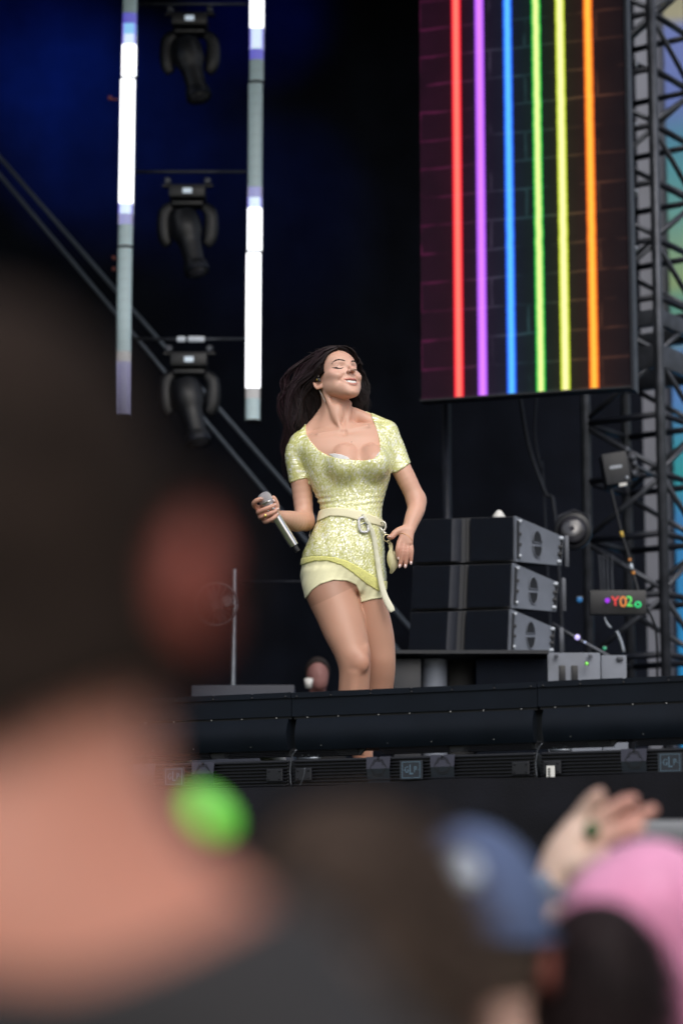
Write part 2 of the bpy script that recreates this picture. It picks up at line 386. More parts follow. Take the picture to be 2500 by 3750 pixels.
# ================================================================== vertical LED tubes
YT = 14.0
def tube_mats():
    def em(name, col, s, dots=.35):
        m = bpy.data.materials.new(name); m.use_nodes = True; N = m.node_tree.nodes; L = m.node_tree.links; b = N['Principled BSDF']
        b.inputs['Base Color'].default_value = (.35, .42, .46, 1); b.inputs['Roughness'].default_value = .3
        tc = N.new('ShaderNodeTexCoord'); sp = N.new('ShaderNodeSeparateXYZ'); L.new(tc.outputs['Object'], sp.inputs[0])
        prod = None
        for ax_, sc_ in ((0, 2*math.pi/.0076), (2, 2*math.pi/.0076)):
            mu = N.new('ShaderNodeMath'); mu.operation = 'MULTIPLY'; mu.inputs[1].default_value = sc_; L.new(sp.outputs[ax_], mu.inputs[0])
            c2 = N.new('ShaderNodeMath'); c2.operation = 'COSINE'; L.new(mu.outputs[0], c2.inputs[0])
            a2 = N.new('ShaderNodeMath'); a2.operation = 'MULTIPLY_ADD'; a2.inputs[1].default_value = .5*dots; a2.inputs[2].default_value = 1-.5*dots; L.new(c2.outputs[0], a2.inputs[0])
            if prod is None: prod = a2
            else:
                mm = N.new('ShaderNodeMath'); mm.operation = 'MULTIPLY'; L.new(prod.outputs[0], mm.inputs[0]); L.new(a2.outputs[0], mm.inputs[1]); prod = mm
        ms = N.new('ShaderNodeMath'); ms.operation = 'MULTIPLY'; ms.inputs[1].default_value = s; L.new(prod.outputs[0], ms.inputs[0])
        b.inputs['Emission Color'].default_value = (*col, 1); L.new(ms.outputs[0], b.inputs['Emission Strength'])
        return m
    return {'W': em('lit_white', (.95, .96, 1), 3.2, .1), 'w': em('lit_pale_blue', (.72, .86, 1), 1.3, .3), 'c': em('lit_cyan', (.25, .62, 1), 1.15, .3),
            'b': em('lit_violet_blue', (.13, .10, .80), .9, .4), 'l': em('lit_lavender', (.42, .40, .95), .75, .4), 'v': em('lit_pale_violet', (.42, .33, .80), .7, .6),
            'g': em('lit_beige', (.72, .62, .60), .75, .6), 'e': em('lit_edge_violet', (.22, .15, .95), 1.0, .3), '-': M['tube_off']}
TM = tube_mats()
def led_tube(px, py0, py1, code, lab):
    a, b = P(px, py0, YT), P(px, py1, YT); x = P(px, 600, YT)[0]; H = a[2]-b[2]; base = np.array([x, YT, b[2]])
    t = thing('led_tube', lab, 'light tube', base, 0, 'LED tubes hanging in two columns')
    mb = MB(); mb.box((x, YT+.045, b[2]+H/2), (.074, .05, H-.004), None, .006); mb.build('housing', M['black2'], t)
    for z, nm in ((b[2]+.003, 'end_cap'), (b[2]+H-.003, 'end_cap')):
        mb = MB(); mb.box((x, YT+.03, z), (.088, .075, .006)); mb.build(nm, M['black'], t)
    n = len(code); dh = (H-.012)/n
    cache = {}
    for i, c in enumerate(code):                   # code runs from the top down
        z = b[2]+H-.006-dh*(i+.5)
        w_ = .0855
        if c in 'Pwc' or c == 'w':
            pass
        key = c
        if key in cache: o = inst(cache[key], t, np.array([x, YT, z])-base)
        else:
            m = MB(); n2 = 9; pts = []
            for q in range(n2):
                u = -1+2*q/(n2-1); pts.append((u*w_/2, -.018*(1-u*u)**.5-.004))
            vv = [(p[0], p[1], -dh/2+.0002) for p in pts]+[(p[0], p[1], dh/2-.0002) for p in pts]
            vv += [(w_/2, .018, -dh/2), (-w_/2, .018, -dh/2), (w_/2, .018, dh/2), (-w_/2, .018, dh/2)]
            ff = [(q, q+1, q+1+n2, q+n2) for q in range(n2-1)]+[(n2-1, 2*n2, 2*n2+2, 2*n2-1), (0, n2, 2*n2+3, 2*n2+1)]
            o = mesh_obj('pixel_block', vv, ff, TM[c], t, True, False)
            o.location = np.array([x, YT, z])-base
            if c in 'wcle' or c == 'v':            # coloured fringe at both sides of a dimmer block
                for sx in (-1, 1):
                    e = MB(); e.box((sx*(w_/2-.006), -.017, 0), (.010, .006, dh*.98)); ob = e.build('pixel_edge', TM['e' if c in 'wc' else 'v'], o, False, False)
            cache[key] = o
            continue
        for ch in cache[key].children:
            q = ch.copy(); C.objects.link(q); q.parent = o
    return t
led_tube(467, -333, 285, '-'*10+'bcwWWW', 'half lit LED tube at the top of the left column, blue at its middle')
led_tube(464, 287, 904, 'W'*12+'wl'+'--', 'mostly white LED tube, second from top in the left column')
led_tube(463, 906, 1524, '-'*10+'gvvvvv', 'dull grey LED tube of the left column, violet at its foot beside the man')
led_tube(937, -317, 301, 'W'*11+'wwb'+'--', 'LED tube at the top of the right column, white ending in blue')
led_tube(934, 303, 922, '-'*10+'lwWWWW', 'LED tube in the middle of the right column, grey above and white below')
led_tube(931, 924, 1541, 'W'*13+'g'+'--', 'bright white LED tube at the foot of the right column')

# ================================================================== moving heads between the tubes
M['mh'] = mat('moving_head_shell', (.009, .010, .014), .42, 0, 0, 1, .1, 10, coat=.06)
M['lens'] = mat('front_lens', (.04, .04, .05), .08, 0, spec=.8)
M['disp'] = mat('lit_display', (.5, .55, .6), .3, emit=(.62, .74, .86), estr=.55)
def moving_head(px, py, lab, lean=14):
    Y = 14.3; k = 640.0; c = P(px, py, Y)     # centre of the mounting base
    t = thing('moving_head_light', lab, 'stage light', c+np.array([0, 0, -.48]), 0, 'moving head lights between the LED tubes')
    q = lambda dx, dz, dy=0: c+np.array([dx/k, dy, -dz/k])
    mb = MB(); mb.box(q(0, 0), (.22, .2, .085), None, .015); mb.build('base', M['mh'], t, 'auto')
    mb = MB(); mb.box(q(2, 2, -.104), (.055, .006, .032), None, .004); mb.build('display', M['disp'], t)
    mb = MB(); mb.box(q(0, -35), (.31, .04, .012)); mb.build('mounting_plate', M['mh'], t)
    for sx in (-1, 1):
        mb = MB(); mb.lathe([(.016, -.02), (.022, -.015), (.022, .015), (.016, .02)], q(sx*78, -52, -.02), (0, 1, 0), 14); mb.build('clamp', M['steel'], t, 'auto')
    for sx in (-1, 1):
        mb = MB(); pts = [q(sx*55, 40), q(sx*88, 70), q(sx*92, 120), q(sx*86, 180), q(sx*70, 205)]
        mb.tube(spline(pts, 12), [.014, .017, .021, .023, .023, .024, .025, .025, .024, .021, .019, .015], 10, flat=1.9); mb.build('yoke_arm', M['mh'], t, True)
    mb = MB(); mb.box(q(0, 42), (.19, .12, .03), None, .01); mb.build('yoke_bridge', M['mh'], t, 'auto')
    a = math.radians(lean); ax = np.array([math.sin(a), -.22, -math.cos(a)]); o = q(-22, 70)
    mb = MB(); mb.lathe([(.03, 0), (.085, .02), (.098, .07), (.095, .16), (.075, .2), (.066, .25), (.062, .36), (.074, .37), (.078, .40)], o, ax, 28); hd = mb.build('head', M['mh'], t, 'auto')
    mb = MB(); mb.lathe([(.07, .398), (.079, .402), (.079, .43), (.072, .435)], o, ax, 28); rg = mb.build('front_ring', M['steel_black'], hd, 'auto')
    mb = MB(); mb.lathe([(.069, .43), (.05, .442), (.0, .448)], o, ax, 24); mb.build('lens', M['lens'], hd, True)
    for s_ in range(5):
        mb = MB(); u = np.cross(ax, (1, 0, 0)); u /= np.linalg.norm(u)
        mb.box(o+ax*(.09+.016*s_)-u*.094, (.06, .008, .004)); mb.build('vent_slot', M['steel_black'], hd)
moving_head(696, 86, 'dark moving head light under the topmost crossbar')
moving_head(688, 714, 'dark moving head light under the middle crossbar')
moving_head(694, 1328, 'dark moving head light under the lowest crossbar, partly behind the man')
for py, lab in ((15, 'topmost'), (629, 'middle'), (1242, 'lowest')):
    a, b = P(492, py, 14.25), P(905, py, 14.25); mb = MB(); t = thing('crossbar', lab+' thin pipe joining the two columns of LED tubes', 'pipe', (a+b)/2, 0, 'pipes between the LED tubes')
    mb.tube([a, (b[0], a[1], a[2])], .0095, 10); mb.build('pipe', M['steel'], t, True)
    if lab == 'lowest':
        for x0, x1 in ((648, 680), (688, 750)):
            mb = MB(); mb.box((P(x0, py, 14.2)+P(x1, py, 14.2))/2, ((x1-x0)/620, .03, .032), None, .008); mb.build('white_tape', mat('glowing_pale_tape', (.62, .66, .72), .4, emit=(.5, .56, .66), estr=.25), t, 'auto')  # the tape is given a faint added glow
for (x, y, lab) in ((403, 360, 'upper'), (417, 945, 'middle'), (417, 985, 'lower')):
    mb = MB(); c_ = P(x, y, 14.1); mb.box(c_, (.02, .03, .022), None, .004); mb.box(c_+np.array([.02, .02, 0]), (.05, .01, .01))
    tag(mb.build('cable_connector', mat('red_connector', (.25, .05, .04), .5)), lab+' small reddish connector left of the left tube column', 'connector', 'connectors beside the left tube column')
# diagonal braces
for (a, b, lab) in (((-200, 345), (1640, 2460), 'upper'), ((-200, 401), (1560, 2506), 'lower')):
    mb = MB(); mb.tube([P(*a, 15.2), P(*b, 15.2)], .013, 12); tag(mb.build('brace_tube', M['galv2'] if 'galv2' in M else M['steel'], None, True), lab+' of two parallel slanting tubes running from top left to the singer', 'brace', 'slanting tubes behind the singer')
# ================================================================== LED screen
ZS = P(1543, 1462, 13.2)[2]
sL = P(1543, 1462, 13.2); sR = PZ(2308, 1412, ZS); sd_ = (sR-sL); SW = np.linalg.norm(sd_[:2]); sd_ = sd_/np.linalg.norm(sd_); sn = np.array([sd_[1], -sd_[0], 0]); sn = sn if sn[1] < 0 else -sn
SH = 3.1
scr = thing('led_screen', 'large LED video screen showing six rainbow light bars over a brick wall', 'video screen', sL)
def screen_mat():
    m = bpy.data.materials.new('screen_picture'); m.use_nodes = True; N = m.node_tree.nodes; L = m.node_tree.links; b = N['Principled BSDF']
    b.inputs['Base Color'].default_value = (.004, .004, .005, 1); b.inputs['Roughness'].default_value = .7; b.inputs['Specular IOR Level'].default_value = .12
    uv = N.new('ShaderNodeUVMap'); sp = N.new('ShaderNodeSeparateXYZ'); L.new(uv.outputs[0], sp.inputs[0])   # u in 0..1, v in metres from the bottom
    def math_(op, a, b_=None, c=None, cl=False):
        n = N.new('ShaderNodeMath'); n.operation = op; n.use_clamp = cl
        for i, q in enumerate((a, b_, c)):
            if q is None: continue
            if isinstance(q, (int, float)): n.inputs[i].default_value = q
            else: L.new(q, n.inputs[i])
        return n.outputs[0]
    u, v = sp.outputs[0], sp.outputs[1]
    total = None
    def addc(a):
        nonlocal total
        if total is None: total = a
        else:
            n = N.new('ShaderNodeVectorMath'); n.operation = 'ADD'; L.new(total, n.inputs[0]); L.new(a, n.inputs[1]); total = n.outputs[0]
    def scale(col, f):
        n = N.new('ShaderNodeVectorMath'); n.operation = 'SCALE'
        if isinstance(col, tuple): n.inputs[0].default_value = col
        else: L.new(col, n.inputs[0])
        L.new(f, n.inputs['Scale']); return n.outputs[0]
    # wobble of the green edge
    wb = N.new('ShaderNodeTexNoise'); wb.inputs['Scale'].default_value = 16; wb.noise_dimensions = '1D'; L.new(v, wb.inputs['W'])
    bars = [(1680, (1.0, .008, .03), (1.0, .20, .14), .0), (1767, (.38, .08, .85), (.75, .22, 1.0), .1), (1873, (.01, .10, .9), (.10, .52, 1.0), .25),
            (1980, (.0, .48, .04), (.85, .95, .32), .45), (2070, (.52, .66, .02), (1.0, .92, .42), .35), (2175, (.85, .13, .005), (1.0, .52, .05), .3)]
    wid = SWPX*.0
    for px, edge, core, wob in bars:
        uc = UOF(px)
        dd = math_('ABSOLUTE', math_('ADD', math_('SUBTRACT', u, uc), math_('MULTIPLY', math_('SUBTRACT', wb.outputs[0], .5), wob*.010)))
        e = math_('SUBTRACT', 1.0, math_('DIVIDE', math_('SUBTRACT', dd, .0215), .004), cl=True)
        k = math_('SUBTRACT', 1.0, math_('DIVIDE', math_('SUBTRACT', dd, .005), .014), cl=True)
        addc(scale(edge, math_('MULTIPLY', e, math_('SUBTRACT', 1.0, k)))); addc(scale(core, math_('MULTIPLY', k, 1.12)))
        gl = math_('POWER', 2.718, math_('MULTIPLY', dd, -22.0)); addc(scale(edge, math_('MULTIPLY', gl, .018)))
    # bar ends
    endm = math_('DIVIDE', v, .006, cl=True)
    bars_t = total
    # brick wall lines faintly lit in the colour of the nearest bar
    cr = N.new('ShaderNodeValToRGB'); L.new(u, cr.inputs[0]); E_ = cr.color_ramp
    stops = [(0, (.12, .010, .058)), (.2, (.07, .010, .032)), (.33, (.05, .035, .06)), (.46, (.03, .055, .075)), (.58, (.012, .06, .05)), (.7, (.07, .05, .02)), (.85, (.11, .04, .02)), (1, (.045, .02, .015))]
    E_.elements[0].position = 0; E_.elements[0].color = (*stops[0][1], 1); E_.elements[1].position = 1; E_.elements[1].color = (*stops[-1][1], 1)
    for p_, c_ in stops[1:-1]:
        q = E_.elements.new(p_); q.color = (*c_, 1)
    cmb = N.new('ShaderNodeCombineXYZ'); ns = N.new('ShaderNodeTexNoise'); ns.inputs['Scale'].default_value = 5; L.new(uv.outputs[0], ns.inputs['Vector'])
    wv = math_('MULTIPLY', math_('SUBTRACT', ns.outputs[0], .5), .06)
    L.new(math_('ADD', math_('MULTIPLY', u, 3.6), wv), cmb.inputs[0]); L.new(math_('ADD', math_('MULTIPLY', v, 3.0), wv), cmb.inputs[1])
    br = N.new('ShaderNodeTexBrick'); L.new(cmb.outputs[0], br.inputs['Vector']); br.inputs['Scale'].default_value = 1.0
    br.inputs['Color1'].default_value = (0, 0, 0, 1); br.inputs['Color2'].default_value = (0, 0, 0, 1); br.inputs['Mortar'].default_value = (1, 1, 1, 1)
    br.inputs['Mortar Size'].default_value = .045; br.inputs['Mortar Smooth'].default_value = 1.0; br.inputs['Brick Width'].default_value = 1.25; br.inputs['Row Height'].default_value = .5
    n3 = N.new('ShaderNodeTexNoise'); n3.inputs['Scale'].default_value = 4.5; n3.inputs['Detail'].default_value = 5; L.new(uv.outputs[0], n3.inputs['Vector'])
    patch = math_('MULTIPLY', math_('SUBTRACT', n3.outputs[0], .40), 4.5, cl=True)
    lines = math_('MULTIPLY', br.outputs['Color'], math_('MULTIPLY', patch, .6)); 
    fog = math_('MULTIPLY_ADD', n3.outputs[0], .17, .02)
    addc(scale(cr.outputs[0], math_('ADD', lines, fog)))
    addc(scale((.002, .0015, .004), math_('ADD', 1.0, 0.0)))
    # LED rows
    row = math_('MULTIPLY_ADD', math_('COSINE', math_('MULTIPLY', v, 2*math.pi/.0105)), .09, .91)
    fin = scale(total, row)
    L.new(fin, b.inputs['Emission Color']); b.inputs['Emission Strength'].default_value = 1.15
    return m
pl0 = PP(1543, 1462, sL, sn)
def UOF(px):    # u of a point on the bottom edge seen at px
    t = (px-1543)/(2308-1543); py = 1462+(1412-1462)*t
    return float(np.dot(PP(px, py, sL, sn)-sL, sd_)/SW)
SWPX = 765
v = [sL, sR, sR+np.array([0, 0, SH]), sL+np.array([0, 0, SH])]
o = mesh_obj('screen_face', v, [(0, 1, 2, 3)], screen_mat(), scr)
uvl = o.data.uv_layers.new(name='UVMap'); lab_uv = {}
for i, vt in enumerate(o.data.vertices):
    q = np.array(vt.co); lab_uv[i] = (float(np.dot(q, sd_)/SW), float(q[2]))
for l in o.data.loops: uvl.data[l.index].uv = lab_uv[l.vertex_index]
A = np.array([sd_, -sn, [0, 0, 1]])
mb = MB(); mb.box((sL+sR)/2+np.array([0, 0, SH/2])-sn*.065, (SW+.004, .12, SH+.004), A); mb.build('cabinet_back', M['cabdark'], scr)
mb = MB(); mb.box(sR+sd_*.014+np.array([0, 0, SH/2-.01])-sn*.05, (.016, .13, SH+.03), A); mb.build('side_frame', M['steel_black'], scr)
mb = MB(); mb.box((sL+sR)/2+np.array([0, 0, -.006])-sn*.05, (SW+.02, .11, .01), A); mb.build('bottom_frame', M['black2'], scr)
# supports under the screen
for (x0, y0, x1, y1, Y, r, lab) in ((1632, 1440, 1634, 1910, 13.5, .026, 'dark upright pipe below the left part of the screen'), (1900, 1440, 2035, 1930, 13.7, .011, 'thin slack cable hanging below the middle of the screen'), (1965, 1440, 1990, 1800, 13.8, .006, 'thinnest cable hanging below the screen beside the slack one')):
    mb = MB(); a, b = P(x0, y0, Y), P(x1, y1, Y)
    if r > .02: pts = [a+np.array([0, 0, .1]), (a[0], a[1], ZF)]
    else: pts = spline([a, a*.6+b*.4+np.array([-.03, 0, 0]), a*.25+b*.75+np.array([-.01, 0, 0]), b, (b[0]+.06, b[1], ZF+.02)], 16)
    tag(mb.build('upright_pipe', M['steel_black']) if False else mb.tube(pts, r, 12).build('upright_pipe' if r > .02 else 'hanging_cable', M['steel_black'], None, True), lab, 'pipe' if r > .02 else 'cable')
# ================================================================== truss tower
Fc = P(2415, 1500, 13.9); sca = 600.0
FLv = np.array([-.41, .29, 0]); FRv = np.array([.29, .41, 0])
ch = [Fc, Fc+FLv, Fc+FLv+FRv, Fc+FRv]
tw = thing('truss_tower', 'dark steel lattice tower standing at the right side of the stage', 'truss', (Fc[0], Fc[1], ZF))
ztop = 7.9
for c_ in ch:
    mb = MB(); mb.tube([(c_[0], c_[1], ZF), (c_[0], c_[1], ztop)], .030, 16); mb.build('chord', M['steel'], tw, True)
zr = [P(2415, y, 13.9)[2] for y in (2395, 2170, 1950, 1730, 1515)]
dz = (zr[-1]-zr[0])/4; levels = [zr[0]+dz*k for k in range(0, 16)]
def bar(a, b, r, m, name='brace'):
    mb = MB(); mb.tube([a, b], r, 8); return mb.build(name, m, tw, True)
protos = {}
def bar_i(a, b, r, m, name):
    a = np.array(a); b = np.array(b); L_ = np.linalg.norm(b-a); key = (name, round(L_, 3))
    if key not in protos:
        mb = MB(); mb.tube([(0, 0, 0), (0, 0, L_)], r, 8); o = mb.build(name, m, tw, True, False); protos[key] = o
    else: o = protos[key].copy(); C.objects.link(o); o.parent = tw
    o.location = a-np.array(tw.location); o.rotation_mode = 'QUATERNION'; o.rotation_quaternion = Vector(b-a).to_track_quat('Z', 'Y')
    o.rotation_mode = 'XYZ'; o.rotation_euler = Vector(b-a).to_track_quat('Z', 'Y').to_euler(); return o
for i, z in enumerate(levels):
    for k in range(4):
        a = ch[k].copy(); b = ch[(k+1) % 4].copy(); a[2] = b[2] = z
        bar_i(a, b, .020, M['steel_black'], 'rung')
        if i+1 < len(levels) and k != 1:
            b2 = b.copy(); a2 = a.copy(); 
            if (i+k) % 2: b2[2] = z+dz-.02; bar_i(a+np.array([0, 0, .02]), b2, .0165, M['steel'] if k in (0, 3) else M['steel_black'], 'diagonal')
            else: a2[2] = z+dz-.02; bar_i(b+np.array([0, 0, .02]), a2, .0165, M['steel'] if k in (0, 3) else M['steel_black'], 'diagonal')
for y0, y1 in ((1132, 1190), (1262, 1345)):
    za, zb = P(2415, y0, 13.9)[2], P(2415, y1, 13.9)[2]
    for k in range(4):
        a, b = ch[k], ch[(k+1) % 4]; d_ = (b-a); L_ = np.linalg.norm(d_); d_ /= L_; n_ = np.array([-d_[1], d_[0], 0])
        mb = MB(); mb.box(((a+b)/2)[:2].tolist()+[(za+zb)/2], (L_-.05, .045, za-zb), np.array([d_, n_, [0, 0, 1]]), .004); mb.build('box_beam', M['steel'], tw, 'auto')
        mb = MB(); mb.lathe([(.009, 0), (.009, .008)], ((a+b)/2)[:2].tolist()+[(za+zb)/2], -n_ if n_[1] > 0 else n_, 12)
        mb.build('bolt_hole', M['black2'], tw) if False else None
for k, y in enumerate((225, 450, 690, 900, 1215)):       # white clip fittings on the inner chord
    c_ = P(2325, y+12, 14.2); mb = MB(); mb.ell(c_, (.016, .02, .03), 12, 8)
    tag(mb.build('cable_clip', M['galv'], None, True), ('top', 'second from top', 'third from top', 'fourth from top', 'lowest and brightest')[k]+' pale cable clip between screen and tower', 'clip', 'pale clips between screen and tower')
# grey sheet wall and printed banner behind the tower
M['greysheet'] = mat('grey_sheet', (.16, .17, .21), .6, 0, .05, 20, .15, 2)
a, b = P(2308, 1500, 19.5), P(2468, 1500, 19.5)
mb = MB(); mb.box(((a[0]+b[0])/2, 19.5, 5.0), (b[0]-a[0], .08, 9.9)); tag(mb.build('grey_wall_panel', M['greysheet']), 'tall narrow grey sheet panel seen behind the truss tower', 'wall panel')
def banner_mat():
    m = bpy.data.materials.new('banner_print'); m.use_nodes = True; N = m.node_tree.nodes; L = m.node_tree.links; b = N['Principled BSDF']; b.inputs['Roughness'].default_value = .7
    tc = N.new('ShaderNodeTexCoord'); sp = N.new('ShaderNodeSeparateXYZ'); L.new(tc.outputs['Object'], sp.inputs[0])
    nz = N.new('ShaderNodeTexNoise'); nz.inputs['Scale'].default_value = 1.6; L.new(tc.outputs['Object'], nz.inputs['Vector'])
    zb = P(2490, 2480, 19.3)[2]; zt = P(2490, 0, 19.3)[2]
    mr = N.new('ShaderNodeMapRange'); mr.inputs[1].default_value = zt; mr.inputs[2].default_value = zb; L.new(sp.outputs[2], mr.inputs[0])
    ad = N.new('ShaderNodeMath'); ad.operation = 'MULTIPLY_ADD'; ad.inputs[1].default_value = .05; L.new(nz.outputs[0], ad.inputs[0]); L.new(mr.outputs[0], ad.inputs[2])
    cr = N.new('ShaderNodeValToRGB'); L.new(ad.outputs[0], cr.inputs[0]); E_ = cr.color_ramp
    st_ = [(0.0, (.35, .34, .22)), (.045, (.40, .38, .25)), (.07, (.15, .21, .55)), (.19, (.13, .20, .55)), (.24, (.07, .28, .42)), (.29, (.08, .35, .42)), (.34, (.14, .40, .38)), (.41, (.26, .46, .28)), (.455, (.30, .46, .22)), (.49, (.10, .38, .33)),
           (.53, (.22, .46, .28)), (.56, (.10, .25, .60)), (.62, (.10, .30, .75)), (.70, (.03, .42, .55)), (.74, (.02, .45, .50)), (.80, (.04, .30, .72)), (1.0, (.0, .36, .85))]
    E_.elements[0].position = st_[0][0]; E_.elements[0].color = (*st_[0][1], 1); E_.elements[1].position = 1; E_.elements[1].color = (*st_[-1][1], 1)
    for p_, c_ in st_[1:-1]: E_.elements.new(p_).color = (*c_, 1)
    vm = N.new('ShaderNodeVectorMath'); vm.operation = 'SCALE'; vm.inputs['Scale'].default_value = .78; L.new(cr.outputs[0], vm.inputs[0]); L.new(vm.outputs[0], b.inputs['Base Color']); return m
a = P(2462, 1500, 19.3)
o = drape('printed_banner', (a[0], 19.3, 0), (a[0]+1.6, 19.3, 0), .3, 10.2, .01, .8, banner_mat(), 4, 3); tag(o, 'brightly printed blue and green banner behind the truss tower at the right edge', 'banner')
# ================================================================== loudspeakers at the right
def hz(pts_front, pts_back): mb = MB(); mb.hexa(pts_front, pts_back); return mb
YS = 11.6; YR = 11.78
cabs = [   # front corners (px) tl tr br bl ; rear edge of the side top, bottom
    ((1512, 1902), (1878, 1890), (1878, 2056), (1508, 2066), (2058, 1968), (2047, 2072), 'topmost line array speaker of the stack right of the singer'),
    ((1508, 2072), (1871, 2062), (1866, 2226), (1500, 2236), (2036, 2134), (2028, 2240), 'middle line array speaker of the stack right of the singer'),
    ((1500, 2242), (1862, 2230), (1856, 2388), (1490, 2398), (2024, 2300), (2018, 2394), 'lowest line array speaker of the stack right of the singer')]
def lerp(a, b, t): return np.array(a)*(1-t)+np.array(b)*t
for tl, tr, br_, bl_, rt, rb, lab in cabs:
    bs = P((tl[0]+tr[0])/2, bl_[1], YS)
    t = thing('line_array_speaker', lab, 'loudspeaker', bs, 0, 'line array speakers in one stack')
    f = [P(*bl_, YS-.12), P(*br_, YS), P(*tr, YS), P(*tl, YS-.12)]
    rr = [P(*rb, YR+.1), P(*rt, YR+.1)]
    lb, lt = f[0]+np.array([.12, .35, .03]), f[3]+np.array([.12, .35, -.05])
    back = [lb, rr[0], rr[1], lt]
    c_ = sum(f+back)/8
    mb = MB(); mb.hexa([c_+(p-c_)*.985 for p in f], [c_+(p-c_)*.985 for p in back]); mb.build('body', M['cabdark'], t)
    # right-hand side panel, light grey, with its two half-moon openings
    s0, s1, s2, s3 = f[1], rr[0], rr[1], f[2]       # bottom front, bottom rear, top rear, top front
    nrm = np.cross(s1-s0, s3-s0); nrm /= np.linalg.norm(nrm); nrm = nrm if nrm[0] > 0 else -nrm
    def sp_(u, v_): return lerp(lerp(s0, s1, u), lerp(s3, s2, u), v_)
    mb = MB(); mb.prism([sp_(0.0, 0), sp_(1, 0), sp_(1, 1), sp_(0.0, 1)], nrm*.012); sp = mb.build('side_panel', M['cab'], t)
    cu, cv = .45, .50
    ctr = sp_(cu, cv)+nrm*.0125; eu = (s1-s0)/np.linalg.norm(s1-s0); ev = np.cross(nrm, eu); ev = ev if ev[2] > 0 else -ev
    R_ = .045; sx = .82
    for sg in (1, -1):
        pts = [ctr+ev*sg*.009+eu*(R_*sx*math.cos(a))+ev*sg*(R_*math.sin(a)*1.28) for a in np.linspace(0, math.pi, 13)]
        mb = MB(); mb.prism(pts, nrm*.0015); mb.build('handle_opening', M['black2'], sp)
        rim = [p+nrm*.003 for p in pts]; mb = MB(); mb.tube(rim+[rim[0]], .0028, 6); mb.build('handle_rim', M['cab'], sp, True)
    for u_ in (.045, .95):
        mb = MB(); mb.tube([sp_(u_, .08)+nrm*.016, sp_(u_, .92)+nrm*.016], .007, 8); st_ = mb.build('rigging_strip', M['cabdark'], t)
        for v_ in (.12, .38, .62, .9):
            mb = MB(); mb.box(sp_(u_+(.02 if u_ < .5 else -.03), v_)+nrm*.018, (.022, .012, .016), None, .003); mb.build('rigging_lug', M['galv'] if v_ in (.12, .9) else M['cabdark'], st_, 'auto')
    # two grille halves; left one's curved inner edge has its highlight painted paler
    def fp(u, v_): return lerp(lerp(f[0], f[1], u), lerp(f[3], f[2], u), v_)
    fn_ = np.cross(f[1]-f[0], f[3]-f[0]); fn_ /= np.linalg.norm(fn_); fn_ = fn_ if fn_[1] < 0 else -fn_
    def panel(u0, u1, bulge, name, mm='grille'):
        n = 12; v = []
        for i in range(n+1):
            q = i/n; u = u0+(u1-u0)*q; off = .006+bulge(q)
            for v_ in (.03, .97): v.append(fp(u, v_)+fn_*off)
        ff = [(2*i, 2*i+2, 2*i+3, 2*i+1) for i in range(n)]
        mesh_obj(name, v, ff, M[mm], t, True)
    panel(.0, .37, lambda q: .018, 'grille')
    panel(.37, .53, lambda q: .018-.05*q*q, 'horn_grille', 'horn')
    panel(.56, .985, lambda q: .012, 'grille')
    mb = MB(); mb.prism([fp(.53, .02)+fn_*.004, fp(.56, .02)+fn_*.004, fp(.56, .98)+fn_*.004, fp(.53, .98)+fn_*.004], -fn_*.02); mb.build('centre_joint', M['black2'], t)
for x, y0, y1, lab in ((2073, 1962, 2078, 'upper'), (2062, 2118, 2240, 'middle'), (2054, 2300, 2392, 'lower')):
    mb = MB(); mb.box((P(x, y0, 11.9)+P(x, y1, 11.9))/2, (.022, .03, (y1-y0)/730), None, .004); tag(mb.build('rigging_bar', M['steel'], None, 'auto'), lab+' upright rigging bar behind the line array stack', 'rigging bar')
mb = MB(); c_ = P(1826, 1893, 11.7); mb.lathe([(.03, -.01), (.032, .0), (.026, .012), (.012, .03), (.006, .034)], c_, (0, 0, 1), 16)
tag(mb.build('white_marker', M['white'], None, True), 'small white cone lying on top of the line array stack', 'marker')
# subwoofers
tS = thing('subwoofer', 'grey sided subwoofer with twin handle slots under the line array stack', 'loudspeaker', P(1650, 2500, 11.5))
def quadpx(a, b, c, d, Y, dv, name, m, t, bev=False):
    p = [P(*a, Y), P(*b, Y), P(*c, Y), P(*d, Y)]; mb = MB(); mb.prism(p, dv); return mb.build(name, m, t)
zb = ZF+.002
def slab(x0, x1, ytop, Y, dep, name, m, t, zb_=None, bev=.004):
    a, b = P(x0, ytop, Y), P(x1, ytop, Y); z1_ = (a[2]+b[2])/2; z0_ = zb if zb_ is None else zb_
    mb = MB(); mb.box(((a[0]+b[0])/2, Y+dep/2, (z0_+z1_)/2), (b[0]-a[0], dep, z1_-z0_), None, bev); return mb.build(name, m, t, 'auto')
slab(1742, 2000, 2412, 11.45, .6, 'front', M['grille'], tS)
sd1 = slab(2003, 2196, 2390, 11.46, .5, 'side_panel', M['cab'], tS)
for x in (2056, 2101):
    q = slab(x-11, x+13, 2436, 11.452, .02, 'handle_slot', M['black2'], sd1, P(x, 2496, 11.45)[2])
for x, y in ((2035, 2402), (2160, 2402)):
    mb = MB(); mb.box(P(x, y, 11.44), (.02, .012, .016), None, .003); mb.build('corner_latch', M['steel'], sd1, 'auto')
t2 = thing('subwoofer', 'shorter grey subwoofer box at the right end of the row', 'loudspeaker', P(2250, 2500, 11.5))
slab(2199, 2292, 2399, 11.5, .5, 'body', M['cab'], t2)
mb = MB(); mb.box(P(2268, 2412, 11.49), (.03, .012, .02), None, .003); mb.build('corner_latch', M['steel'], t2, 'auto')
t3 = thing('flight_case', 'black case with a rounded grey upright below the left side of the stack', 'case', P(1560, 2500, 11.5))
slab(1440, 1540, 2412, 11.45, .5, 'left_panel', M['cabdark'], t3)
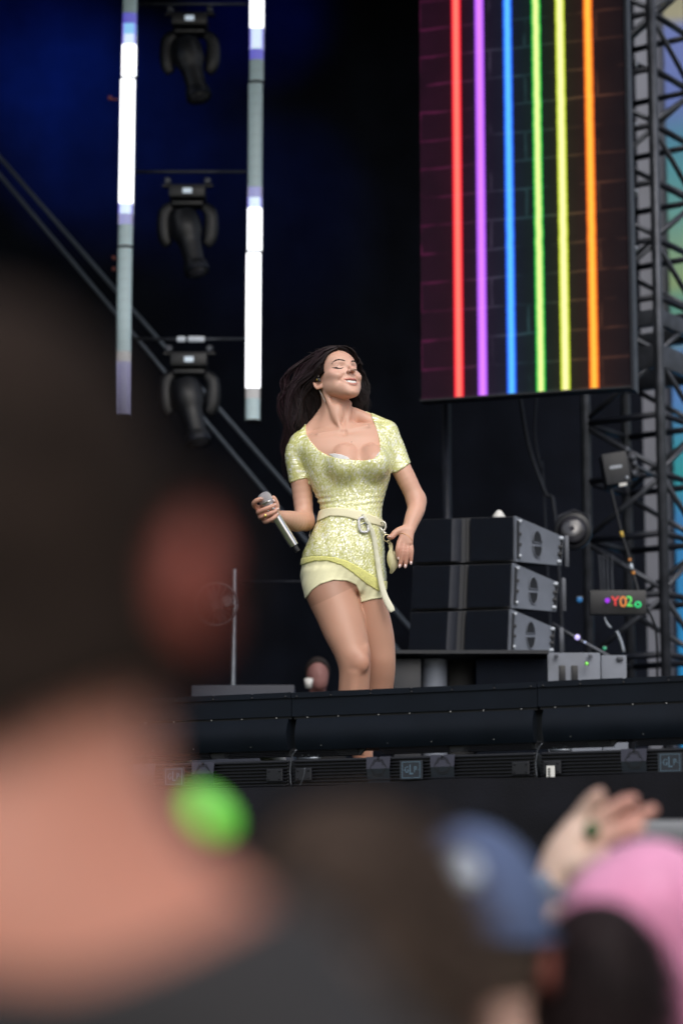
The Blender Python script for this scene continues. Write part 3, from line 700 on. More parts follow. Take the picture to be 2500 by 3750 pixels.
mb = MB(); a = P(1590, 2412, 11.5); mb.tube([(a[0], 11.55, zb), (a[0], 11.55, a[2])], .062, 24); mb.build('round_corner', M['cab'], t3, 'auto')
slab(1640, 1738, 2414, 11.7, .3, 'right_panel', M['black2'], t3)
mb = MB(); a, b = P(1425, 2398, 11.5), P(2000, 2398, 11.5); mb.box(((a[0]+b[0])/2, 11.62, a[2]), (b[0]-a[0], .5, .016)); tag(mb.build('platform_board', M['cabdark']), 'thin dark board between the line array stack and the subwoofers', 'board')
# round black floodlight behind the stack
t4 = thing('round_floodlight', 'round black floodlight hanging behind the line array stack', 'stage light', P(2095, 2020, 12.6))
mb = MB(); mb.lathe([(.02, 0), (.085, .02), (.10, .06), (.10, .14), (.088, .15), (.08, .152)], P(2100, 1950, 12.75), (-.15, -1, -.1), 28); hd = mb.build('housing', M['mh'], t4, 'auto')
mb = MB(); mb.lathe([(.079, .152), (.05, .165), (0, .17)], P(2100, 1950, 12.75), (-.15, -1, -.1), 28); mb.build('lens', M['lens'], hd, True)
mb = MB(); mb.tube([P(2040, 1950, 12.7), P(2045, 1890, 12.72), P(2100, 1868, 12.75), P(2155, 1890, 12.72), P(2160, 1950, 12.7)], .007, 8); mb.build('yoke', M['steel_black'], t4, True)
# slanting strut with a small violet lamp, small green lamp
mb = MB(); mb.tube([P(2020, 2283, 12.4), P(2112, 2340, 12.4), P(2225, 2402, 12.4), (P(2260, 2425, 12.4))], .011, 10)
tag(mb.build('slanting_strut', M['steel'], None, True), 'slanting metal strut falling from the stack towards the tower', 'strut')
def lamp(px, py, Y, r, col, s, lab, body=True):
    t = thing('indicator_lamp', lab, 'indicator light', P(px, py, Y))
    mb = MB(); mb.box(P(px, py, Y+.015), (r*2.4, .02, r*2.4), None, r*.4); mb.build('housing', M['black2'], t, 'auto')
    mb = MB(); mb.ell(P(px, py, Y), (r, r*.6, r), 14, 8); mb.build('bulb', mat('glow_'+lab.split()[1], col, .3, emit=col, estr=s), t, True)
lamp(2112, 2334, 12.2, .014, (.55, .48, .95), .9, 'small violet lamp on the slanting strut')
lamp(2140, 2352, 12.2, .006, (.5, .6, .9), .5, 'tiny bluish lamp beside the violet lamp')
lamp(2147, 2430, 11.40, .008, (.22, .75, .12), .6, 'tiny green lamp on the grey subwoofer')
lamp(2212, 2374, 12.6, .010, (.05, .35, .20), .5, 'dim green lamp above the short subwoofer')
lamp(2121, 2196, 12.8, .016, (.02, .12, .30), .6, 'dim blue lamp beside the stack')
mb = MB(); mb.tube(spline([P(2212, 2260, 12.5), P(2222, 2285, 12.5), P(2236, 2300, 12.5)], 8), [.004]*3+[.007]*5, 8); tag(mb.build('wire_end', M['galv'], None, True), 'loose shiny cable end below the colour display', 'cable')
mb = MB(); mb.tube(spline([P(2255, 2310, 12.6), P(2272, 2350, 12.6), P(2282, 2390, 12.6)], 8), .010, 8); tag(mb.build('tripod_leg', M['galv'], None, True), 'short pale metal leg near the foot of the tower', 'stand leg')
# projector-like floodlight box on the tower, its cable with coloured tape
cx = P(2250, 1722, 13.0); ang = math.radians(9); AX = np.array([[math.cos(ang), 0, math.sin(ang)], [0, 1, 0], [-math.sin(ang), 0, math.cos(ang)]]); ex, ez = AX[0], AX[2]
t5 = thing('flood_light_box', 'dark boxy flood light with a pale maker name clamped to the tower', 'stage light', cx-np.array([0, 0, .1]))
k5 = 1/675.
mb = MB(); mb.box(cx, (92*k5, .14, 118*k5), AX, .008); mb.build('body', M['cabdark'], t5, 'auto')
mb = MB(); mb.box(cx+ex*64*k5+ez*6*k5+np.array([0, .02, 0]), (40*k5, .10, 96*k5), AX, .01); mb.build('rear_housing', M['steel_black'], t5, 'auto')
mb = MB()
rr_ = random.Random(3)
for q in range(7): mb.box(cx+ex*(-21+q*6.6)*k5*1.0+ez*4*k5+np.array([0, -.0705, 0]), (4.4*k5, .001, (9+3*(q % 2))*k5), AX)
mb.build('maker_name', M['galv'], t5)
mb = MB(); mb.box(cx+ex*14*k5-ez*62*k5+np.array([0, -.05, 0]), (30*k5, .03, 16*k5), AX, .004); mb.build('white_label', M['white'], t5, 'auto')
mb = MB(); mb.ell(cx+ex*32*k5-ez*42*k5+np.array([0, -.07, 0]), (.010, .006, .010), 12, 8); mb.build('knob', M['galv'], t5, True)
for q, (dx, dz) in enumerate(((52, 62), (66, 30), (70, 6), (62, -28))):
    mb = MB(); mb.ell(cx+ex*dx*k5+ez*dz*k5+np.array([0, -.05, 0]), (.017, .015, .020), 10, 8); mb.build('yoke_bolt', M['steel'], t5, True)
mb = MB(); mb.tube([cx+ex*70*k5+ez*8*k5, P(2400, 1745, 13.85)], .013, 8); mb.build('clamp_arm', M['steel'], t5, True)
t6 = thing('taped_cable', 'black cable with yellow and orange tape hanging from the flood light box', 'cable', P(2240, 2120, 12.95))
path = spline([P(2236, 1792, 12.95), P(2252, 1860, 12.95), P(2275, 1955, 12.95), P(2298, 2030, 12.95), P(2320, 2110, 12.95), P(2345, 2190, 12.95), P(2398, 2300, 13.3), P(2405, 2480, 13.6)], 60)
mb = MB(); mb.tube(path, .0068, 8); mb.build('cable', M['black2'], t6, True)
def tape(y0, y1, col, nm, r=.0092):
    py = np.array([proj(*p)[1] for p in path]); a = [path[i] for i in range(60) if y0 <= py[i] <= y1]
    if len(a) < 2:
        i = int(np.argmin(abs(py-(y0+y1)/2))); a = [path[i-1]*.5+path[i]*.5, path[i]*.5+path[i+1]*.5]
    mb = MB(); mb.tube(a, r, 8); mb.build('tape', mat(nm, col, .5), t6, True)
tape(1938, 1968, (.75, .52, .10), 'yellow_tape'); tape(2042, 2062, (.75, .30, .07), 'orange_tape'); tape(2062, 2088, (.6, .68, .78), 'white_tape_band', .0090); tape(2086, 2108, (.8, .33, .05), 'orange_tape_low')
# coloured LED read-out
t7 = thing('colour_display', 'small black read-out with blurred red, orange and green characters', 'display', P(2265, 2245, 12.7))
a = P(2262, 2205, 12.72); mb = MB(); mb.box(a+np.array([0, .03, 0]), (.30, .05, .13), None, .006); mb.build('housing', M['black2'], t7, 'auto')
for chv, px, py, hgt, col in (('.', 2222, 2199, 75, (.16, .0, .38)), ('Y', 2251, 2203, 48, (.85, .03, .03)), ('0', 2280, 2205, 54, (.75, .22, .03)), ('2', 2303, 2204, 52, (.10, .75, .12)), ('o', 2334, 2210, 46, (.0, .85, .25))):
    if chv == '.': mb = MB(); mb.lathe([(.013, 0), (.013, .004)], P(px, py, 12.69), (0, -1, 0), 14); o = mb.build('purple_dot', mat('glow_dot', col, .4, emit=col, estr=1.6), t7)
    else:
        o = text_mesh(chv, hgt/665, mat('glow_char', col, .4, emit=col, estr=.42), t7, 'character', .004)
        o.location = P(px, py, 12.68)-np.array(t7.location); o.rotation_euler = (math.pi/2, 0, 0)
# loose vertical cables left of the tower middle
for q, x in enumerate((2196, 2208, 2222, 2238)):
    mb = MB(); mb.tube(spline([P(x-4+q*2, 2030, 13.6), P(x, 2090, 13.6), P(x+3, 2150, 13.6), P(x+2, 2190, 13.6)], 10), .005, 6)
    tag(mb.build('hanging_cable', M['steel'], None, True), ('first', 'second', 'third', 'fourth')[q]+' from the left of four short grey cables above the colour display', 'cable', 'short grey cables above the colour display')
# ================================================================== upstage things at the left
xs = P(855, 2300, 12.4)[0]
t8 = thing('pedestal_fan', 'round caged fan on a thin stand, seen through the blurred ear', 'fan', (xs, 12.4, ZF))
mb = MB(); mb.lathe([(.17, 0), (.17, .012), (.012, .03), (.011, P(855, 2085, 12.4)[2]-ZF)], (xs, 12.4, ZF), (0, 0, 1), 18); mb.build('stand', M['galv'], t8, 'auto')
fc = P(790, 2212, 12.3); mb = MB()
mb.tube([fc+.108*np.array([math.cos(a), 0, math.sin(a)]) for a in np.linspace(0, 2*math.pi, 33)], .006, 8)
ring = mb.build('guard_ring', M['steel'], t8, True); mb = MB()
for k in range(18):
    a = 2*math.pi*k/18; mb.tube([fc+np.array([0, -.02, 0]), fc+.107*np.array([math.cos(a), 0, math.sin(a)])], .0016, 5)
g_ = mb.build('guard_wire', M['steel'], ring, True); g_['kind'] = 'stuff'
for k in range(4):
    mb = MB(); a = 2*math.pi*k/4+.3; d_ = np.array([math.cos(a), .25, math.sin(a)]); d2 = np.array([-math.sin(a), .3, math.cos(a)])
    mb.prism([fc+d_*.015, fc+d_*.05-d2*.03, fc+d_*.09-d2*.01, fc+d_*.09+d2*.03, fc+d_*.04+d2*.03], (0, .003, 0)); mb.build('blade', M['steel_black'], t8)
mb = MB(); mb.lathe([(.03, -.01), (.034, .04), (.03, .1)], fc, (0, 1, 0), 16); mb.build('motor', M['black2'], t8, 'auto'); mb = MB(); mb.tube([fc+np.array([.0, .06, 0]), (xs, 12.4, fc[2])], .012, 8); mb.build('bracket', M['black2'], t8, True)
mb = MB(); a, b = P(860, 2130, 12.9), P(1330, 2128, 12.9); t9 = thing('handrail', 'thin dark rail crossing behind the singer\'s hip', 'rail', (a[0], 12.9, ZF)); mb.tube([a, b], .005, 8); mb.build('rail', M['steel_black'], t9, True)
for p in (a, b): mb = MB(); mb.tube([(p[0], p[1], ZF), p], .008, 8); mb.build('post', M['steel_black'], t9, True)
# riser with the blue light on it painted into its colour
M['riser'] = mat('riser_blue_light_tint', (.007, .012, .03), .5)
mb = MB(); a, b = P(700, 2508, 11.9), P(1078, 2508, 11.9); mb.box(((a[0]+b[0])/2, 12.3, (a[2]+ZF)/2), (b[0]-a[0], .8, a[2]-ZF), None, .006); tag(mb.build('stage_riser', M['riser'], None, 'auto'), 'low dark riser tinted with painted blue light behind the ledge left of the singer', 'riser')
# ------------------------------------------------------------------ blue beams on the backdrop (stage lights that are switched on)
def spot(px, py, Y, src, col, e, ang_, blend=1.0, r=.1):
    l = bpy.data.lights.new('blue_stage_beam', 'SPOT'); l.energy = e; l.color = col; l.spot_size = math.radians(ang_); l.spot_blend = blend; l.shadow_soft_size = r
    o = bpy.data.objects.new('blue_stage_beam', l); C.objects.link(o); o.location = src
    o.rotation_euler = (Vector(P(px, py, Y))-Vector(src)).to_track_quat('-Z', 'Y').to_euler()
spot(330, 430, 17, (-3.2, 14.6, 8.2), (.015, .12, 1), 720, 40)
spot(90, 160, 17, (-3.4, 14.6, 8.3), (.015, .10, 1), 400, 34)
spot(930, 60, 17, (-1.0, 14.8, 8.3), (.01, .06, 1), 170, 34)
spot(1010, 780, 17, (-.2, 14.8, 8.3), (.02, .13, 1), 130, 36)

for x, y, w_, lab in ((990, 2770, .08, 'pale crumpled towel lying on the stage behind the joint left of the singer'), (655, 2772, .07, 'white towel on the stage glimpsed under the hood beside the tall man')):
    mb = MB(); p = P(x, y, 8.75); p[2] = max(p[2], ZF+.02); mb.ell((p[0], p[1], p[2]), (w_*.5, .05, .03), 14, 8); mb.ell((p[0]+w_*.3, p[1]+.02, p[2]-.01), (w_*.4, .05, .025), 14, 8); tag(mb.build('towel', M['white'], None, True), lab, 'towel')
# ================================================================== organic bodies: distance fields turned into one surface
class Field:
    def __init__(s, lo, hi, h):
        s.h = h; s.o = np.array(lo, float); s.n = np.ceil((np.array(hi)-s.o)/h).astype(int)+1
        s.D = np.full(s.n, .5, np.float32)
        s.ax = [(s.o[i]+h*np.arange(s.n[i])).astype(np.float32) for i in range(3)]
    def sl(s, lo, hi, m):
        r = []
        for i in range(3):
            a = max(0, int((min(lo[i], hi[i])-m-s.o[i])/s.h)); b = min(s.n[i], int((max(lo[i], hi[i])+m-s.o[i])/s.h)+2); r.append(slice(a, max(a, b)))
        return tuple(r)
    def co(s, q): return s.ax[0][q[0]][:, None, None], s.ax[1][q[1]][None, :, None], s.ax[2][q[2]][None, None, :]
    def put(s, q, d, k, mode='u'):
        D = s.D[q]
        if mode == 'u': s.D[q] = smin(D, d, k)
        elif mode == 's': s.D[q] = -smin(-D, d, k)
        elif mode == 'i': s.D[q] = -smin(-D, -d, k)
    def cone(s, a, b, ra, rb=None, k=.01, mode='u'):
        rb = ra if rb is None else rb; a = np.array(a, float); b = np.array(b, float); m = max(ra, rb)+k+.02
        q = s.sl(a, b, m); x, y, z = s.co(q); ab = b-a; L2 = float(ab@ab)+1e-12
        t = np.clip(((x-a[0])*ab[0]+(y-a[1])*ab[1]+(z-a[2])*ab[2])/L2, 0, 1)
        d = np.sqrt((x-a[0]-t*ab[0])**2+(y-a[1]-t*ab[1])**2+(z-a[2]-t*ab[2])**2)-(ra+(rb-ra)*t)
        s.put(q, d, k, mode)
    def chain(s, pts, rs, k=.01, sub=0, mode='u'):
        pts = [np.array(p, float) for p in pts]
        if sub:
            n = sub*(len(pts)-1)+1; pr = np.column_stack([np.array(pts), np.array(rs)]); pr = spline(pr, n); pts = pr[:, :3]; rs = pr[:, 3]
        # tight inner blend so that the chain reads as one limb
        allp = np.array(pts); m = max(rs)+k+.02; q = s.sl(allp.min(0), allp.max(0), m); x, y, z = s.co(q); dd = None
        for i in range(len(pts)-1):
            a, b = pts[i], pts[i+1]; ab = b-a; L2 = float(ab@ab)+1e-12
            t = np.clip(((x-a[0])*ab[0]+(y-a[1])*ab[1]+(z-a[2])*ab[2])/L2, 0, 1)
            d = np.sqrt((x-a[0]-t*ab[0])**2+(y-a[1]-t*ab[1])**2+(z-a[2]-t*ab[2])**2)-(rs[i]+(rs[i+1]-rs[i])*t)
            dd = d if dd is None else smin(dd, d, .004)
        s.put(q, dd, k, mode)
    def ell(s, c, r, k=.01, R=None, mode='u'):
        c = np.array(c, float); r = np.array(r, float); m = max(r)+k+.02; q = s.sl(c, c, m); x, y, z = s.co(q)
        x = x-c[0]; y = y-c[1]; z = z-c[2]
        if R is not None: x, y, z = (R[0, 0]*x+R[1, 0]*y+R[2, 0]*z), (R[0, 1]*x+R[1, 1]*y+R[2, 1]*z), (R[0, 2]*x+R[1, 2]*y+R[2, 2]*z)
        s.put(q, elld(x, y, z, r), k, mode)
    def loft(s, rows, k=.01, sm=9, pw=2.0, cap=.01):   # rows: z, cx, cy, rx, ry
        rows = np.array(sorted([tuple(map(float, r)) for r in rows])); z0, z1 = rows[0, 0], rows[-1, 0]
        rmax = rows[:, 3:].max(); lo = np.array([(rows[:, 1]-rows[:, 3]).min(), (rows[:, 2]-rows[:, 4]).min(), z0]); hi = np.array([(rows[:, 1]+rows[:, 3]).max(), (rows[:, 2]+rows[:, 4]).max(), z1])
        q = s.sl(lo, hi, k+.025); x, y, z = s.co(q); zz = s.ax[2][q[2]]
        ker = np.hanning(sm+2)[1:-1]; ker /= ker.sum(); par = []
        for c in range(1, 5):
            v = np.interp(zz, rows[:, 0], rows[:, c]); v = np.convolve(np.pad(v, sm//2, mode='edge'), ker, 'valid')[:len(zz)]; par.append(v[None, None, :].astype(np.float32))
        cx, cy, rx, ry = par; u = np.abs((x-cx)/rx); v = np.abs((y-cy)/ry)
        rr = (u**pw+v**pw)**(1/pw) if pw != 2 else np.sqrt(u*u+v*v)
        gx = u/rx; gy = v/ry; g = np.sqrt(gx*gx+gy*gy)/np.maximum(rr, 1e-4)+1e-4
        d = (rr-1)/np.where(rr > .3, g, 1/np.minimum(rx, ry))
        d = -smin(-d, -np.maximum(z-z1, z0-z), cap)
        s.put(q, d.astype(np.float32), k)
def smin(a, b, k):
    if np.isscalar(k) and k <= 0: return np.minimum(a, b)
    h = np.maximum(k-np.abs(a-b), 0)/k
    return np.minimum(a, b)-h*h*k*.25
def elld(x, y, z, r):
    k0 = np.sqrt((x/r[0])**2+(y/r[1])**2+(z/r[2])**2); k1 = np.sqrt((x/r[0]**2)**2+(y/r[1]**2)**2+(z/r[2]**2)**2)+1e-6
    return np.where(k0 < .2, -min(r)*(1-k0), k0*(k0-1)/k1)
def nets(D, o, h):
    nx, ny, nz = D.shape; S = D < 0; cells = []; pos = []; nq = []; base = 0; quads = []
    for ax in range(3):
        a = [slice(None)]*3; b = [slice(None)]*3; a[ax] = slice(0, -1); b[ax] = slice(1, None)
        idx = np.argwhere(S[tuple(a)] != S[tuple(b)]); b1, c1 = (ax+1) % 3, (ax+2) % 3; lim = D.shape
        ok = (idx[:, b1] >= 1) & (idx[:, b1] < lim[b1]-1) & (idx[:, c1] >= 1) & (idx[:, c1] < lim[c1]-1); idx = idx[ok]
        nx_ = idx.copy(); nx_[:, ax] += 1
        d0 = D[idx[:, 0], idx[:, 1], idx[:, 2]]; d1 = D[nx_[:, 0], nx_[:, 1], nx_[:, 2]]; p = idx.astype(np.float64); p[:, ax] += d0/(d0-d1)
        cc = []
        for ob, oc in ((-1, -1), (0, -1), (0, 0), (-1, 0)):
            c = idx.copy(); c[:, b1] += ob; c[:, c1] += oc; cc.append((c[:, 0]*ny+c[:, 1])*nz+c[:, 2])
        q = np.column_stack(cc); fl = d0 > 0; q[fl] = q[fl][:, ::-1]
        quads.append(q); cells.append(q.ravel()); pos.append(np.repeat(p, 4, axis=0))
    q = np.concatenate(quads); cells = np.concatenate(cells); pos = np.concatenate(pos)
    u, inv = np.unique(cells, return_inverse=True); cnt = np.bincount(inv)
    v = np.column_stack([np.bincount(inv, pos[:, i])/cnt for i in range(3)])
    return o+v*h, inv.reshape(-1, 4)
def relax(v, f, n=2, lam=.5):
    e = np.concatenate([f[:, [0, 1]], f[:, [1, 2]], f[:, [2, 3]], f[:, [3, 0]]]); m = len(v); cnt = np.bincount(np.concatenate([e[:, 0], e[:, 1]]), minlength=m)[:, None]
    for _ in range(n):
        s = np.column_stack([np.bincount(e[:, 0], v[e[:, 1], i], m)+np.bincount(e[:, 1], v[e[:, 0], i], m) for i in range(3)])
        v = v*(1-lam)+lam*s/np.maximum(cnt, 1)
    return v
def fieldmesh(name, D, o, h, m, parent, n=1, world=True):
    v, f = nets(D, o, h); v = relax(v, f, n, .5)
    return mesh_obj(name, v, f, m, parent, True, world), v
def setcol(ob, col):
    me = ob.data; a = me.color_attributes.new('Col', 'FLOAT_COLOR', 'POINT'); c = np.ones((len(me.vertices), 4), np.float32); c[:, :3] = col; a.data.foreach_set('color', c.ravel())
def verts(ob):
    me = ob.data; a = np.empty(len(me.vertices)*3, np.float32); me.vertices.foreach_get('co', a); return a.reshape(-1, 3)
def poly_sd(px, py, poly):      # signed distance to a polygon, negative inside
    poly = np.array(poly, float); n = len(poly); d = np.full(px.shape, 1e9); ins = np.zeros(px.shape, bool)
    for i in range(n):
        a = poly[i]; b = poly[(i+1) % n]; e = b-a; wx = px-a[0]; wy = py-a[1]
        t = np.clip((wx*e[0]+wy*e[1])/(e@e), 0, 1); d = np.minimum(d, np.hypot(wx-t*e[0], wy-t*e[1]))
        if a[1] != b[1]:
            c = ((a[1] <= py) & (py < b[1])) | ((b[1] <= py) & (py < a[1])); ins ^= c & (px < a[0]+(py-a[1])/(b[1]-a[1])*e[0])
    return np.where(ins, -d, d)
def mix(a, b, t): t = np.clip(t, 0, 1)[:, None]; return a*(1-t)+np.array(b)*t
def gauss(d, s): return np.exp(-(d/s)**2)
# ================================================================== the singer
YP = 9.1; PM = 1/958.0
def Q(px, py, dy=0.0): return P(px, py, YP+dy)
def row(py, xl, xr, dy, ry, f=1.0):
    a, b = Q(xl, py, dy), Q(xr, py, dy); return (a[2], (a[0]+b[0])/2, YP+dy, (b[0]-a[0])/2*f, ry)
HP = .0025
lo = np.array([Q(905, 1900, -.3)[0], YP-.36, ZF-.02]); hi = np.array([Q(1585, 1900, .2)[0], YP+.30, Q(1250, 1225)[2]+.02])
BF = Field(lo, hi, HP)
# --- head, in its own frame: x to her left, y out of the face, z up
HS = 1.115; ps, ph, ro = math.radians(32), math.radians(17.5), math.radians(2.7)
yv = np.array([math.sin(ps)*math.cos(ph), -math.cos(ps)*math.cos(ph), math.sin(ph)])
xv = np.array([math.cos(ps), math.sin(ps), 0.0]); zv = np.cross(yv, xv)
xv, zv = xv*math.cos(ro)+zv*math.sin(ro), zv*math.cos(ro)-xv*math.sin(ro)
HR = np.column_stack([xv, yv, zv])                     # local -> world
HC = Q(1231, 1396, .03)
def HL(v): return HC+HR@np.array(v, float)*HS
def to_head(p): return (np.asarray(p)-HC)@HR/HS
q = BF.sl(HC-.16, HC+.16, 0); x, y, z = BF.co(q)
dx, dy_, dz_ = x-HC[0], y-HC[1], z-HC[2]
hx, hy, hz_ = [((HR[0, i]*dx+HR[1, i]*dy_+HR[2, i]*dz_)/HS).astype(np.float32) for i in range(3)]
D = np.full(hx.shape, .5, np.float32)
def he(c, r, k, D, mode='u', sym=False, rot=None):
    for sx in ((-1, 1) if sym else (1,)):
        X, Y, Z = hx-c[0]*sx, hy-c[1], hz_-c[2]
        if rot is not None:       # rotate in local frame: rot=(axis, angle), mirrored for x<0
            a = rot[1]*(sx if rot[0] != 'x' else 1); ca, sa = math.cos(a), math.sin(a)
            if rot[0] == 'y': X, Z = ca*X-sa*Z, sa*X+ca*Z
            if rot[0] == 'z': X, Y = ca*X+sa*Y, -sa*X+ca*Y
            if rot[0] == 'x': Y, Z = ca*Y+sa*Z, -sa*Y+ca*Z
        d = elld(X, Y, Z, r)
        D = smin(D, d, k) if mode == 'u' else -smin(-D, d, k)
    return D
def hc(a, b, ra, rb, k, D, mode='u', sym=False):
    for sx in ((-1, 1) if sym else (1,)):
        a_ = np.array([a[0]*sx, a[1], a[2]]); b_ = np.array([b[0]*sx, b[1], b[2]]); ab = b_-a_
        t = np.clip(((hx-a_[0])*ab[0]+(hy-a_[1])*ab[1]+(hz_-a_[2])*ab[2])/float(ab@ab), 0, 1)
        d = np.sqrt((hx-a_[0]-t*ab[0])**2+(hy-a_[1]-t*ab[1])**2+(hz_-a_[2]-t*ab[2])**2)-(ra+(rb-ra)*t)
        D = smin(D, d, k) if mode == 'u' else -smin(-D, d, k)
    return D
D = he((0, -.012, .042), (.069, .088, .078), 0, D)                 # skull
D = he((0, .030, .000), (.059, .060, .078), .02, D)                # face block
D = he((0, .045, .040), (.050, .042, .042), .02, D)                # forehead
D = hc((.044, .006, -.040), (.012, .074, -.083), .015, .0125, .022, D, sym=True)   # jaw
D = hc((.045, .012, -.02), (.020, .066, -.066), .018, .014, .02, D, sym=True)
D = he((0, .080, -.086), (.016, .012, .011), .012, D)             # chin
D = he((0, .050, -.055), (.036, .036, .030), .02, D)               # muzzle
D = he((.039, .064, -.019), (.019, .0195, .016), .012, D, sym=True) # smiling cheeks
D = he((.054, .040, -.004), (.012, .026, .013), .016, D, sym=True) # cheekbones
D = hc((.012, .083, .030), (.040, .066, .032), .006, .005, .012, D, sym=True)      # brow ridge
D = he((.030, .092, .012), (.014, .013, .0085), .010, D, 's', sym=True)            # eye hollows
D = he((.0305, .0665, .0115), (.0135, .0135, .0125), .003, D, sym=True)            # closed lids
D = hc((0, .083, .024), (0, .104, -.006), .0062, .0068, .009, D)                   # nose bridge
D = he((0, .1045, -.010), (.0085, .0085, .0075), .006, D)
D = he((.0105, .0960, -.0135), (.0062, .0085, .0062), .004, D, sym=True)
D = he((.0052, .1010, -.0205), (.0030, .0048, .0040), .0015, D, 's', sym=True)     # nostrils
D = he((.046, .034, -.042), (.012, .026, .020), .02, D, sym=True); D = hc((.024, .082, -.022), (.036, .074, -.040), .0010, .0010, .010, D, 's', sym=True)  # smile folds
# mouth: opening, lips
def mouth_pt(t, up):    # t in -1..1
    c = abs(t); y_ = .0925-.020*c**2.2
    zc = -.0450+.0078*c**2
    if up: return np.array([.0305*t, y_+.001*(1-c), zc+.0030*(1-c**2)-.0012*math.exp(-(t/.18)**2)])
    return np.array([.0305*t, y_-.003*(1-c), zc-.0165*(1-c**2)**.8])
D = he((0, .092, -.0492), (.0268, .020, .0070), .003, D, 's')
ts = np.linspace(-1, 1, 13)
for i in range(12):
    for up, r0 in ((True, .0036), (False, .0042)):
        a, b = mouth_pt(ts[i], up), mouth_pt(ts[i+1], up); rr = lambda t: r0*(1-.55*abs(t)**2)
        D = hc(a, b, rr(ts[i]), rr(ts[i+1]), .003, D)
# ears
for sx in (-1, 1):
    X, Y, Z = hx-sx*.069, hy+.006, hz_-.002; ca, sa = math.cos(.75*sx), -math.sin(.75*sx); X, Y = ca*X-sa*Y, sa*X+ca*Y
    Y2 = Y-.18*Z; e0 = np.sqrt((Y2/.0165)**2+(Z/.030)**2)
    helix = np.sqrt(((e0-1)*.019)**2+(X-sx*.004)**2)-.0042
    D = smin(D, helix.astype(np.float32), .004)
    D = smin(D, elld(X, Y2-.001, Z, (.0045, .014, .026)), .003); D = smin(D, elld(X-sx*.002, Y-.004, Z+.0265, (.005, .009, .009)), .004)
    D = -smin(-D, elld(X-sx*.006, Y2-.001, Z+.002, (.0055, .0080, .0115)), .002)
HD = D.copy()
BF.D[q] = smin(BF.D[q], D*HS, 0)
# --- neck and shoulders
BF.loft([row(1400, 1168, 1262, .05, .050), row(1440, 1172, 1272, .045, .050), row(1480, 1178, 1283, .035, .052), row(1520, 1174, 1288, .03, .055), row(1550, 1158, 1300, .03, .055), row(1580, 1140, 1330, .03, .06)], .010)
BF.cone(Q(1192, 1440, -.005), Q(1248, 1572, -.040), .0115, .0085, .012); BF.cone(Q(1278, 1478, .02), Q(1268, 1572, -.038), .010, .008, .012)
BF.ell(Q(1236, 1512, -.024), (.020, .014, .036), .02)
BF.cone(Q(1178, 1520, .05), Q(1110, 1612, .03), .020, .030, .03); BF.cone(Q(1300, 1520, .06), Q(1415, 1575, .05), .028, .034, .03)   # trapezius
# --- torso
T = [(1556, 1225, 1392, .035, .055), (1574, 1165, 1412, .03, .07), (1594, 1120, 1428, .03, .080), (1615, 1092, 1436, .02, .090), (1635, 1080, 1438, .02, .094), (1660, 1090, 1440, .012, .100), (1700, 1108, 1440, .01, .103), (1741, 1128, 1431, .01, .103), (1766, 1137, 1421, .01, .100), (1800, 1148, 1411, .01, .094), (1830, 1164, 1403, .01, .090), (1863, 1176, 1396, .008, .088),
     (1899, 1168, 1396, .006, .092), (1927, 1156, 1399, .01, .098), (1978, 1131, 1402, .015, .106), (2020, 1115, 1404, .02, .112), (2055, 1105, 1405, .025, .116), (2100, 1104, 1408, .028, .118), (2140, 1112, 1406, .028, .112), (2180, 1140, 1400, .03, .09)]
BF.loft([row(a, b+3, c-3, d, e) for a, b, c, d, e in T], .012, 21, 2.25, .02)
TORSO_D = None
# chest
for (px, py, dy, r) in ((1262, 1704, -.082, (.060, .056, .062)), (1368, 1697, -.078, (.055, .054, .060))):
    BF.ell(Q(px, py, dy), r, .030)
BF.ell(Q(1264, 1668, -.080), (.046, .036, .045), .010); BF.ell(Q(1362, 1664, -.074), (.041, .036, .042), .010)
for a, b in (((1246, 1578, -.050), (1165, 1590, -.045)), ((1272, 1578, -.048), (1345, 1560, -.038))):
    BF.cone(Q(*a)+np.array([0, .004, 0]), Q(*b)+np.array([0, .004, 0]), .0050, .0045, .014)
BF.ell(Q(1259, 1584, -.062), (.008, .008, .008), .016, None, 's')
# hips and seat
BF.ell(Q(1190, 2120, .07), (.085, .075, .085), .03); BF.ell(Q(1335, 2120, .075), (.075, .07, .085), .03)
# --- legs
LA = [(2090, 1110, 1296, .01, .100), (2150, 1108, 1303, .0, .100), (2190, 1119, 1314, -.01, .098), (2230, 1138, 1327, -.02, .094), (2274, 1160, 1337, -.035, .088), (2336, 1186, 1349, -.055, .078), (2387, 1215, 1356, -.07, .070), (2427, 1233, 1359, -.078, .064),
      (2460, 1241, 1357, -.075, .060), (2524, 1237, 1353, -.06, .058), (2600, 1236, 1350, -.045, .060), (2700, 1262, 1352, -.02, .050), (2765, 1288, 1368, .0, .040), (2820, 1300, 1365, .02, .035), (2850, 1296, 1372, .02, .04)]
BF.loft([row(a, b+1, c-1, d, e) for a, b, c, d, e in LA], .010, 31, 2.0, .02)
LB = [(2090, 1285, 1407, .03, .09), (2150, 1290, 1409, .03, .09), (2190, 1290, 1410, .04, .088), (2240, 1288, 1425, .045, .084), (2285, 1288, 1436, .05, .080), (2336, 1295, 1445, .055, .075), (2387, 1308, 1448, .06, .070), (2430, 1318, 1449, .06, .064),
      (2480, 1322, 1446, .075, .060), (2522, 1322, 1440, .095, .058), (2600, 1312, 1432, .13, .060), (2700, 1300, 1392, .17, .050), (2765, 1298, 1362, .2, .038), (2820, 1296, 1356, .22, .035), (2850, 1290, 1360, .22, .04)]
BF.loft([row(a, b+1, c-1, d, e) for a, b, c, d, e in LB], .008, 31, 2.0, .02)
BF.ell(Q(1322, 2425, -.128), (.030, .020, .036), .022); BF.cone(Q(1300, 2470, -.118), Q(1292, 2560, -.10), .016, .02, .02)     # kneecap, shin
